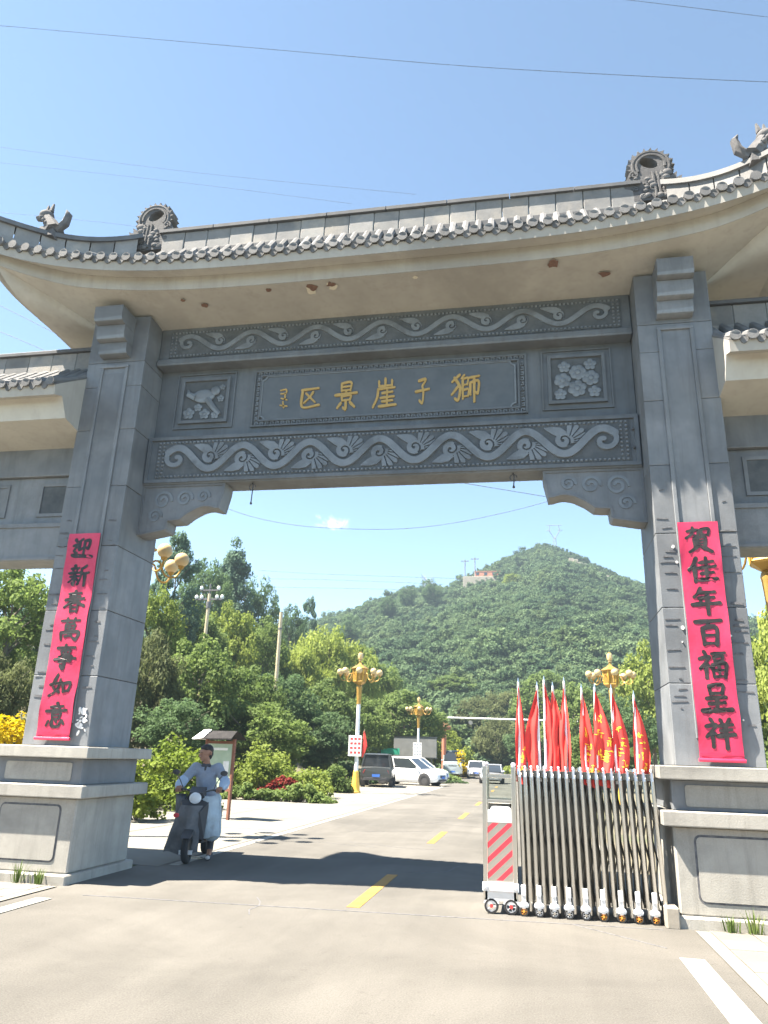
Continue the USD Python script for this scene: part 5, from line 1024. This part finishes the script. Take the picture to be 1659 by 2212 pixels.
tree('olive', -16.26, 31, 6.96, 3.97, 'brownish green tree low beside the left pillar')
tree('mixed', -16.27, 36, 7.54, 5.22, 'dense green tree above the information board')
tree('mixed', -16.45, 42, 6.68, 5.37, 'dense green tree right above the information board roof')
tree('broad_dark', -15.51, 47, 6.72, 5.58, 'dark green tree below the plain concrete pole')
tree('mixed', -14.59, 54, 7.18, 6.30, 'dense green tree left of the nearer street lamp')
tree('broad', -13.44, 60, 6.37, 5.76, 'green tree behind the pole of the nearer street lamp')
tree('broad_dark', -13.81, 29, 3.78, 3.81, 'dark shaded tree behind the bright green bush')
tree('mixed', -13.33, 37, 4.23, 5.15, 'low dense tree behind the long green hedge bush')
tree('broad_dark', -13.19, 47, 4.43, 5.48, 'low dark tree behind the red flower bed')
tree('broad', -11.16, 72, 7.75, 7.97, 'bright round tree behind the farther street lamp')
tree('broad_dark', -18.66, 105, 13.87, 10.03, 'dark tree above and left of the farther street lamp')
tree('light', -9.64, 82, 5.38, 5.15, 'light green tree right of the farther street lamp')
tree('olive', -7.48, 118, 10.96, 8.86, 'brown olive willow left of the red flags')
tree('olive', -3.51, 128, 12.95, 10.41, 'brown olive willow just behind the leftmost red flag')
tree('mixed', -13.10, 140, 16.81, 11.45, 'green tree at the foot of the hill above the height bar')
tree('olive', -3.84, 104, 7.48, 7.14, 'low olive tree over the dark parked car')
tree('mixed', 3.05, 115, 15.26, 12.26, 'green tree behind the middle red flags')
tree('broad', 5.64, 85, 9.99, 8.00, 'green tree behind the sixth and seventh red flags')
tree('broad_dark', 7.23, 62, 6.87, 5.46, 'dark tree between the last red flags and the right pillar')
tree('light', 10.67, 70, 12.24, 6.69, 'light green tree beside the inner face of the right pillar')
tree('broad_dark', 0.63, 95, 6.24, 7.70, 'shaded tree behind the cluster of tight red flags')
tree('mixed', 4.50, 52, 4.22, 4.88, 'dense low tree behind the lamp above the flags')
tree('broad', -20.81, 27, 8.90, 4.78, 'tree seen under the left side bay at the picture edge')
tree('broad_dark', -24.30, 34, 8.68, 4.22, 'tree under the left side bay close to the left pillar')
tree('olive', -16.78, 22, 4.64, 2.60, 'brownish tree low under the left side bay')
tree('broad', 11.66, 40, 8.97, 4.48, 'tree seen under the right side bay')
tree('light', 10.46, 32, 8.24, 3.63, 'tree seen at the right picture edge under the side bay')
tree('mixed', 13.62, 52, 7.59, 5.39, 'low tree seen close to the right pillar under the side bay')
tree('broad_dark', -40.29, 255, 60.26, 7.42, 'dark tree standing on the left hill skyline')
tree('broad_dark', -32.95, 262, 63.83, 8.45, 'second dark tree on the left hill skyline')
tree('broad_dark', -43.48, 235, 52.17, 6.84, 'lower dark tree on the left hill skyline')
tree('broad_dark', -45.34, 190, 37.59, 7.42, 'tree where the hill skyline meets the willow')
tree('light', -3.93, 262, 65.50, 7.56, 'pale green tree on the hill below the summit')
# bushes and hedges
def bush(name, label, cat, x, y, w, d, h, mt, seed, size=.10, n=70, per=60, z=None, group=None, rz=0):
    rs = np.random.default_rng(seed); z0 = float(height(x, y)) if z is None else z
    t = thing(name, label, cat, (x, y, z0), rz, group)
    c = np.stack([rs.uniform(-w / 2, w / 2, n), rs.uniform(-d / 2, d / 2, n), h * rs.uniform(.12, .85, n)], 1)
    e = np.clip(1 - (np.abs(c[:, 0]) / (w / 2)) ** 3, .25, 1); c[:, 2] *= e * (.8 + .35 * np.sin(c[:, 0] * 2.3 + seed))
    r = np.full(n, min(h, w, 1.2 * d) * .24) * rs.uniform(.7, 1.25, n)
    obj('foliage', leaves(c, r, per, size, rs), mt, t, smooth=False)
    obj('stems', join([tube([(cc[0] * .6, cc[1] * .6, -.1), (cc[0] * .85, cc[1] * .85, cc[2] * .5), cc], [.022, .016, .006], 4) for cc in c[::6]]), 'bark', t, kind='stuff')
    return t
bush('bush', 'bright yellow green bush left of the information board', 'bush', -10.38, 21.5, 2.23, 1.6, 2.20, 'leaf_bright', 1, 0.11, 90, 60)
bush('bush', 'bright bush peeking out beside the left pillar slab', 'bush', -9.09, 17.5, 0.74, 1.2, 1.48, 'leaf_bright', 2, 0.1, 50, 50)
bush('hedge', 'long light green hedge right of the information board', 'hedge', -9.87, 30, 4.23, 1.8, 1.97, 'leaf_light', 3, 0.12, 150, 70)
bush('hedge', 'dark green hedge low behind the scooter rider', 'hedge', -11.84, 24, 2.50, 1.5, 0.86, 'leaf_dark', 4, 0.12, 100, 60)
bush('hedge', 'low green verge along the forecourt edge before the red flower bed', 'hedge', -8.89, 27.3, 4.02, 0.7, 0.71, 'leaf_mid', 5, 0.1, 140, 50)
bush('flower_bed', 'strip of red flowers under the long hedge', 'flower bed', -9.30, 28.2, 2.18, 0.5, 1.02, 'leaf_red', 6, 0.08, 90, 60)
bush('bush', 'dark bush between the red flowers and the nearer lamp', 'bush', -9.15, 36, 2.08, 1.6, 1.14, 'leaf_mid', 7, 0.13, 90, 60)
bush('bush', 'yellow flowering bush under the left side bay', 'bush', -11.50, 15.5, 1.32, 1.4, 2.39, 'leaf_yellow', 8, 0.09, 110, 60)
bush('bush', 'rounded green bush on the traffic island right of the parked cars', 'bush', -6.78, 61, 2.87, 2.2, 1.11, 'leaf_mid', 9, 0.18, 90, 60)
bush('bush', 'low green ground cover on the tip of the traffic island', 'bush', -6.10, 58, 3.45, 1.6, 0.27, 'leaf_dark', 10, 0.16, 80, 50)
bush('bush', 'dark clipped bush under the grey billboard', 'bush', -8.76, 63.5, 3.19, 1.5, 0.86, 'leaf_dark', 11, 0.18, 80, 60)
bush('bush', 'yellow flowering bush beside the rusty red post', 'bush', -7.10, 78.5, 1.96, 1.5, 3.55, 'leaf_yellow', 12, 0.22, 60, 50)
bush('bush', 'green bush right of the pale minibus', 'bush', -7.18, 88, 3.30, 2, 3.11, 'leaf_light', 13, 0.2, 70, 60)
bush('hedge', 'dark hedge behind the parked pickup', 'hedge', -11.79, 50, 4.16, 1.6, 1.28, 'leaf_dark', 14, 0.16, 110, 60)
bush('hedge', 'grassy verge right of the far road', 'hedge', -1.50, 84, 5.23, 2, 1.18, 'leaf_light', 15, 0.18, 80, 50)
bush('bush', 'green bush seen under the right side bay', 'bush', 5.52, 20, 1.94, 2, 2.68, 'leaf_mid', 16, 0.12, 110, 60)
bush('hedge', 'dark low hedge left of the rider behind the pillar', 'hedge', -11.91, 22.5, 1.90, 1.4, 0.64, 'leaf_mid', 17, 0.11, 100, 60)
# forest on the hill, one mass
rs = np.random.default_rng(77)
protos = []
holder = UsdGeom.PointInstancer.Define(stage, '/World/hill_forest'); setd(holder.GetPrim(), 'dense green scrub and low trees covering the hill', 'forest', None, 'stuff')
for k in range(9):
    c, r = crown_clumps(rs, (26, 18, 34)[k % 3], 2.2, 1.9, 1.9, ('round', 'dome', 'tall', 'round', 'cone')[k % 5])
    m = leaves(c * rs.uniform(.75, 1.25, 3), r * rs.uniform(1.1, 1.9, len(r)), 52, .38, rs, flatten=.8)
    pm = usdkit.mesh(stage, f'/World/hill_forest/shrub_{k:03d}' if k else '/World/hill_forest/shrub', m, M[('hill_leaf', 'hill_leaf_dark', 'hill_leaf', 'hill_leaf_pale', 'hill_leaf_dark', 'hill_leaf', 'hill_leaf', 'hill_leaf_dark', 'hill_leaf')[k]], smooth=False); protos.append(pm.GetPath())
pos, sc_, ori, pi = [], [], [], []
xs = rs.uniform(-150, 115, 40000); yy = rs.uniform(104, 340, 40000)
bare = meshkit.fbm(np.stack([xs / 16.0, yy / 16.0, np.full_like(xs, 4.0)], 1), 2, 9)
for x, y, b_ in zip(xs, yy, bare):
    if y > 331 or b_ < .20: continue
    if 17 < x < 38 and 286 < y < 306: continue
    if -27 < x < -7 and 276 < y < 302 and rs.uniform() < .85: continue
    s = rs.uniform(.38, .85) * (1.6 if rs.uniform() < .12 else 1); s *= 1.0 + .25 * (y < 170); s *= .7 if y > 300 else 1.0
    pos.append((x, y, float(0))); sc_.append((s * rs.uniform(.85, 1.2), s * rs.uniform(.85, 1.2), s * rs.uniform(.8, 1.25))); q = rs.uniform(0, 6.28); ori.append((math.cos(q / 2), 0, 0, math.sin(q / 2))); pi.append(int(rs.integers(0, 9)))
pos = np.array(pos); pos[:, 2] = height(pos[:, 0], pos[:, 1]) - .35
holder.CreatePrototypesRel().SetTargets(protos); holder.CreatePositionsAttr(Vt.Vec3fArray.FromNumpy(pos.astype(np.float32))); holder.CreateScalesAttr(Vt.Vec3fArray.FromNumpy(np.array(sc_, np.float32)))
holder.CreateOrientationsAttr(Vt.QuathArray([Gf.Quath(*map(float, o)) for o in ori])); holder.CreateProtoIndicesAttr(Vt.IntArray(pi))
# the wood behind the viewer, which the steel of the gate mirrors
rs2 = np.random.default_rng(31); cb, rb = [], []
for x in np.arange(-46, 47, 4.2):
    for y in (-23, -28):
        h = rs2.uniform(4.0, 6.0); m = 22
        d = rs2.normal(size=(m, 3)); d /= np.linalg.norm(d, axis=1, keepdims=True); cb.append(np.array([x + rs2.uniform(-1, 1), y + rs2.uniform(-1.5, 1.5), h * .5]) + d * [2.6, 2.6, h * .46] * rs2.uniform(.4, 1, (m, 1))); rb.append(rs2.uniform(.8, 1.4, m))
obj('rear_wood', leaves(np.concatenate(cb), np.concatenate(rb), 40, .6, rs2), 'leaf_dark', None, label='dense wood behind the viewer, seen only mirrored in the steel of the folding gate', cat='wood', kind='stuff', smooth=False)
# weeds at the foot of the pillars
def tuft(x, y, z, h, seed, label):
    rs = np.random.default_rng(seed); t = thing('weed', label, 'grass', (x, y, z)); l = []
    for _ in range(34):
        q = rs.uniform(0, 6.28); r = rs.uniform(.0, .09); b = np.array([r * math.cos(q), r * .5 * math.sin(q), 0]); hh = h * rs.uniform(.45, 1.0); o = np.array([math.cos(q), math.sin(q), 0]) * hh * rs.uniform(.1, .5); w = rs.uniform(.004, .009); n = np.array([-math.sin(q), math.cos(q), 0]) * w
        p1, p2 = b + o * .4 + [0, 0, hh * .6], b + o + [0, 0, hh]
        l.append(trimesh.Trimesh(np.array([b - n, b + n, p1 + n * .8, p1 - n * .8, p2]), [[0, 1, 2], [0, 2, 3], [3, 2, 4]], process=False))
    obj('blades', join(l), 'grass_blade', t, kind='stuff', smooth=False)
for x, y, h, s, lb in ((-6.12, 9.0, .26, 1, 'tall green weed at the foot of the left pillar'), (-5.85, 8.98, .20, 2, 'low weed at the right end of the left pillar plinth'), (-6.55, 8.98, .16, 3, 'small weed at the foot of the left pillar near the picture edge'), (1.98, 8.98, .17, 4, 'small weed at the foot of the right pillar'), (2.2, 8.97, .26, 5, 'tall green weed at the foot of the right pillar')): tuft(x, y, .012, h, s, lb)

# ================================================================ poles, wires and things on the hill
def upole(label, x, y, z1, r, dress, z0=None):
    b = float(height(x, y)) if z0 is None else z0
    t = thing('utility_pole', label, 'pole', (x, y, 0)); obj('mast', rod((0, 0, b - .5), (0, 0, z1), r * 1.2, r, 10), 'pole_tan', t)
    if dress:
        ca = obj('cross_arm', join([box(-.8, .8, -.05, .05, z1 - .35, z1 - .26), box(-.55, .55, -.05, .05, z1 + .16, z1 + .24), rod((0, 0, z1), (0, 0, z1 + .55), .05)]), 'tape', t)
        for q in (-.75, -.45, .45, .75): obj('insulator', ball((q, 0, z1 - .18), .10, 1, (1, 1, 1.3)), 'insulator', ca)
        for q in (-.5, .5): obj('insulator', ball((q, 0, z1 + .32), .10, 1, (1, 1, 1.3)), 'insulator', ca)
        obj('transformer', lathe([(0, z1 - .8), (.13, z1 - .8), (.14, z1 - .45), (0, z1 - .42)], 10), 'tape', t)
    else: obj('pole_band', rod((0, 0, z1 - 1.1), (0, 0, z1 - 1.0), r * 1.25, n=10), 'tape', t)
    return t
upole('tan utility pole with dark cross arms and white insulators, standing in the left trees', -17.05, 38, 9.9, .085, True)
upole('plain tan concrete pole rising from the trees left of the willow', -15.2, 45, 10.2, .105, False)
py_ = thing('pylon', 'pale lattice power pylon with forked head behind the hill top', 'pylon', (14.6, 330, 0))
b = float(height(14.6, 330)) - 1; zt = 104.0
obj('legs', join([rod((sx * 1.0, sy * 1.0, b), (sx * .45, sy * .45, 98), .16, .12, 5) for sx in (-1, 1) for sy in (-1, 1)] + [rod((-.95 + .05 * k, -.7, b + k), (.95 - .05 * k, -.7, b + k + 1.2), .07, n=4) for k in np.arange(0, 98 - b, 1.2)]), 'pylon', py_)
obj('fork', join([rod((0, 0, 97.6), (-2.4, 0, 101.6), .18, n=5), rod((0, 0, 97.6), (2.4, 0, 101.6), .18, n=5), rod((-2.4, 0, 101.6), (-1.9, 0, zt), .16, n=5), rod((2.4, 0, 101.6), (1.9, 0, zt), .16, n=5)]), 'pylon', py_)
obj('cross_arm', join([rod((-3.6, 0, 101.6), (-1.6, 0, 101.6), .14, n=5), rod((3.6, 0, 101.6), (1.6, 0, 101.6), .14, n=5), rod((-3.4, 0, zt), (3.4, 0, zt), .16, n=5)]), 'pylon', py_)
hz = float(height(-15, 290))
hh_ = thing('hill_building', 'low red brick building on a pale terrace on the hill shoulder', 'building', (-15.5, 288, hz))
obj('wall', box(-3, 7.0, -2, 3, .5, 3.0), 'brick_red', hh_); obj('parapet', box(-3.1, 7.1, -2.1, 3.1, 3.0, 3.2), 'brick_red', hh_)
obj('terrace', box(-7.5, 8.5, -3.2, 5, -4.0, 0.9, .1), 'pale_rock', hh_)
for k in range(3): obj('window', box(-2.6 + 3.2 * k, -1.4 + 3.2 * k, -2.06, -1.98, 1.6, 2.6), 'glass_dark', hh_)
for x, lb in ((-22.5, 'left one of the paired line poles by the red brick building on the hill'), (-18.6, 'right one of the paired line poles by the red brick building on the hill')):
    t = thing('line_pole', lb, 'pole', (x, 288, 0)); obj('mast', rod((0, 0, float(height(x, 288)) - 3), (0, 0, 77.6 if x < -20 else 78.4), .30, .22, 8), 'pylon', t); obj('cross_arm', box(-1.6, 1.6, -.15, .15, 76.8 if x < -20 else 77.6, 77.15 if x < -20 else 77.95), 'pylon', t)
w = thing('stone_stairs', 'pale stone stair wall climbing the bare patch right of the hill top', 'stairs', (0, 0, 0))
for i, (x, y) in enumerate(zip(np.linspace(19.5, 32.5, 9), np.linspace(301, 296, 9))):
    zz = float(height(x, y)); obj('wall_step', box(x - .9, x + .9, y - .7, y + .7, zz - 1.5, zz + 1.6 + .3 * (i % 2), .05), 'pale_rock', w)
dt = thing('dead_tree', 'bare grey tree on the skyline left of the hill poles', 'tree', (-37, 285, float(height(-37, 285))))
rs = np.random.default_rng(4); l = [tube([(0, 0, -1), (.2, 0, 4), (.1, 0, 8.5)], [.35, .28, .1], 6)]
for k in range(22):
    q = rs.uniform(0, 6.28); z0 = rs.uniform(3, 8); L = rs.uniform(1.5, 4); l.append(tube([(0.1, 0, z0), (math.cos(q) * L * .5, math.sin(q) * L * .5, z0 + L * .5), (math.cos(q) * L * .8, math.sin(q) * L * .8, z0 + L)], [.14, .10, .03], 4))
obj('branches', join(l), 'pylon', dt)
# power lines
def wire(label, pts, r):
    obj('power_line', tube(smooth_line(pts, 10), r, 4), 'wire', None, label=label, cat='wire', group='power lines')
wire('power line crossing the upper sky from left edge to right edge', [(-33.93, 30.00, 45.77), (-12.41, 29.00, 38.27), (-2.24, 28.50, 34.72), (6.36, 28.00, 31.95), (12.29, 27.50, 29.96)], 0.016)
wire('short power line in the top right corner of the sky', [(3.31, 30.00, 40.50), (7.20, 30.00, 39.06), (13.52, 30.00, 36.60)], 0.014)
wire('faint power line low in the left sky above the roof, upper one', [(-63.15, 60.00, 69.68), (-34.97, 60.00, 61.66), (-9.38, 60.00, 55.25)], 0.016)
wire('faint power line low in the left sky above the roof, lower one', [(-62.57, 60.00, 67.18), (-34.78, 60.00, 60.08), (-16.02, 60.00, 54.95)], 0.016)
wire('power line passing behind the left roof ornament', [(-59.59, 60.00, 59.48), (-45.14, 60.00, 56.28), (-32.90, 60.00, 53.22)], 0.016)
wire('power line left of the gateway under the roof corner, upper one', [(-37.97, 40.00, 32.42), (-33.76, 40.00, 30.12), (-26.01, 40.00, 25.89)], 0.018)
wire('power line left of the gateway under the roof corner, lower one', [(-37.43, 40.00, 30.06), (-32.58, 40.00, 27.80), (-24.36, 40.00, 23.72)], 0.018)
wire('sagging power line under the beam, from the left bracket', [(-33.22, 70.00, 27.10), (-26.81, 70.00, 24.84), (-19.77, 70.00, 23.66), (-10.54, 72.00, 24.04), (-1.20, 74.00, 26.17), (9.85, 76.00, 29.83)], 0.026)
wire('straight power line under the beam towards the right bracket', [(-5.63, 60.00, 24.39), (0.98, 60.00, 22.98), (10.11, 60.00, 20.99)], 0.026)
wire('highest of three parallel power lines left of the hill', [(-56.41, 150.00, 39.54), (-41.77, 150.00, 38.51), (-12.15, 150.00, 37.14)], 0.035)
wire('middle of three parallel power lines left of the hill', [(-56.24, 150.00, 37.68), (-41.70, 150.00, 37.30), (-15.97, 150.00, 36.01)], 0.035)
wire('lowest of three parallel power lines left of the hill', [(-56.08, 150.00, 35.83), (-41.60, 150.00, 35.49), (-21.73, 150.00, 34.90)], 0.035)
# height bar over the road, billboard and other things by the far road
hb_ = thing('height_bar', 'thin white height limit bar across the far road, small grey disc on it', 'barrier', (0, 0, 0))
obj('bar', rod((-10.6, 98, 6.72), (6.5, 98, 6.6), .10, n=8), 'lamp_white', hb_); obj('post', rod((6.4, 98, -.2), (6.4, 98, 6.7), .12, n=8), 'lamp_white', hb_); obj('sign_disc', rod((-7.0, 97.86, 6.15), (-7.0, 97.8, 6.15), .26, n=14), 'panel_grey', hb_)
bb = thing('billboard', 'plain grey billboard behind the island bushes, right of the white parked cars', 'billboard', (-9.5, 66.5, 0), -2)
obj('panel', box(-1.9, 1.85, -.06, .06, 1.72, 3.35, .02), 'panel_grey', bb); obj('frame', join([box(-1.95, 1.9, -.09, .09, 3.35, 3.43), box(-1.95, 1.9, -.09, .09, 1.64, 1.72)]), 'steel_dark', bb)
for x in (-1.5, 1.4): obj('post', box(x - .06, x + .06, -.05, .05, -.1, 1.65), 'steel_dark', bb)
gs = thing('green_sign', 'small green sign above the roofs of the white parked cars', 'sign', (-10.9, 62.0, 0)); obj('plate', box(-.75, .75, -.03, .03, 1.85, 2.35), 'green_sign', gs); obj('post', rod((0, .06, -.1), (0, .06, 1.9), .04), 'steel_dark', gs)
rc = thing('red_post', 'rusty red post with a brown cap beside the yellow flowering bush', 'post', (-8.25, 78.0, 0)); obj('shaft', rod((0, 0, -.1), (0, 0, 4.6), .26, .22, 10), 'brick_red', rc); obj('cap', lathe([(0, 4.5), (.62, 4.5), (.7, 4.75), (.4, 5.1), (0, 5.25)], 12), 'wood_brown', rc)
rw = thing('rock_wall', 'pale broken rock heap under the trees right of the far road', 'rocks', (2.2, 97, 0)); rsx = np.random.default_rng(8)
for k in range(9): m = trimesh.creation.icosphere(1, 1.0); m.vertices *= rsx.uniform(.55, 1.1, (len(m.vertices), 1)); m.apply_scale([1.2, .8, .9]); m.apply_translation([rsx.uniform(-4, 4), rsx.uniform(-.5, 1), rsx.uniform(.2, 3.4)]); obj('boulder', m, 'pale_rock', rw, smooth=False)
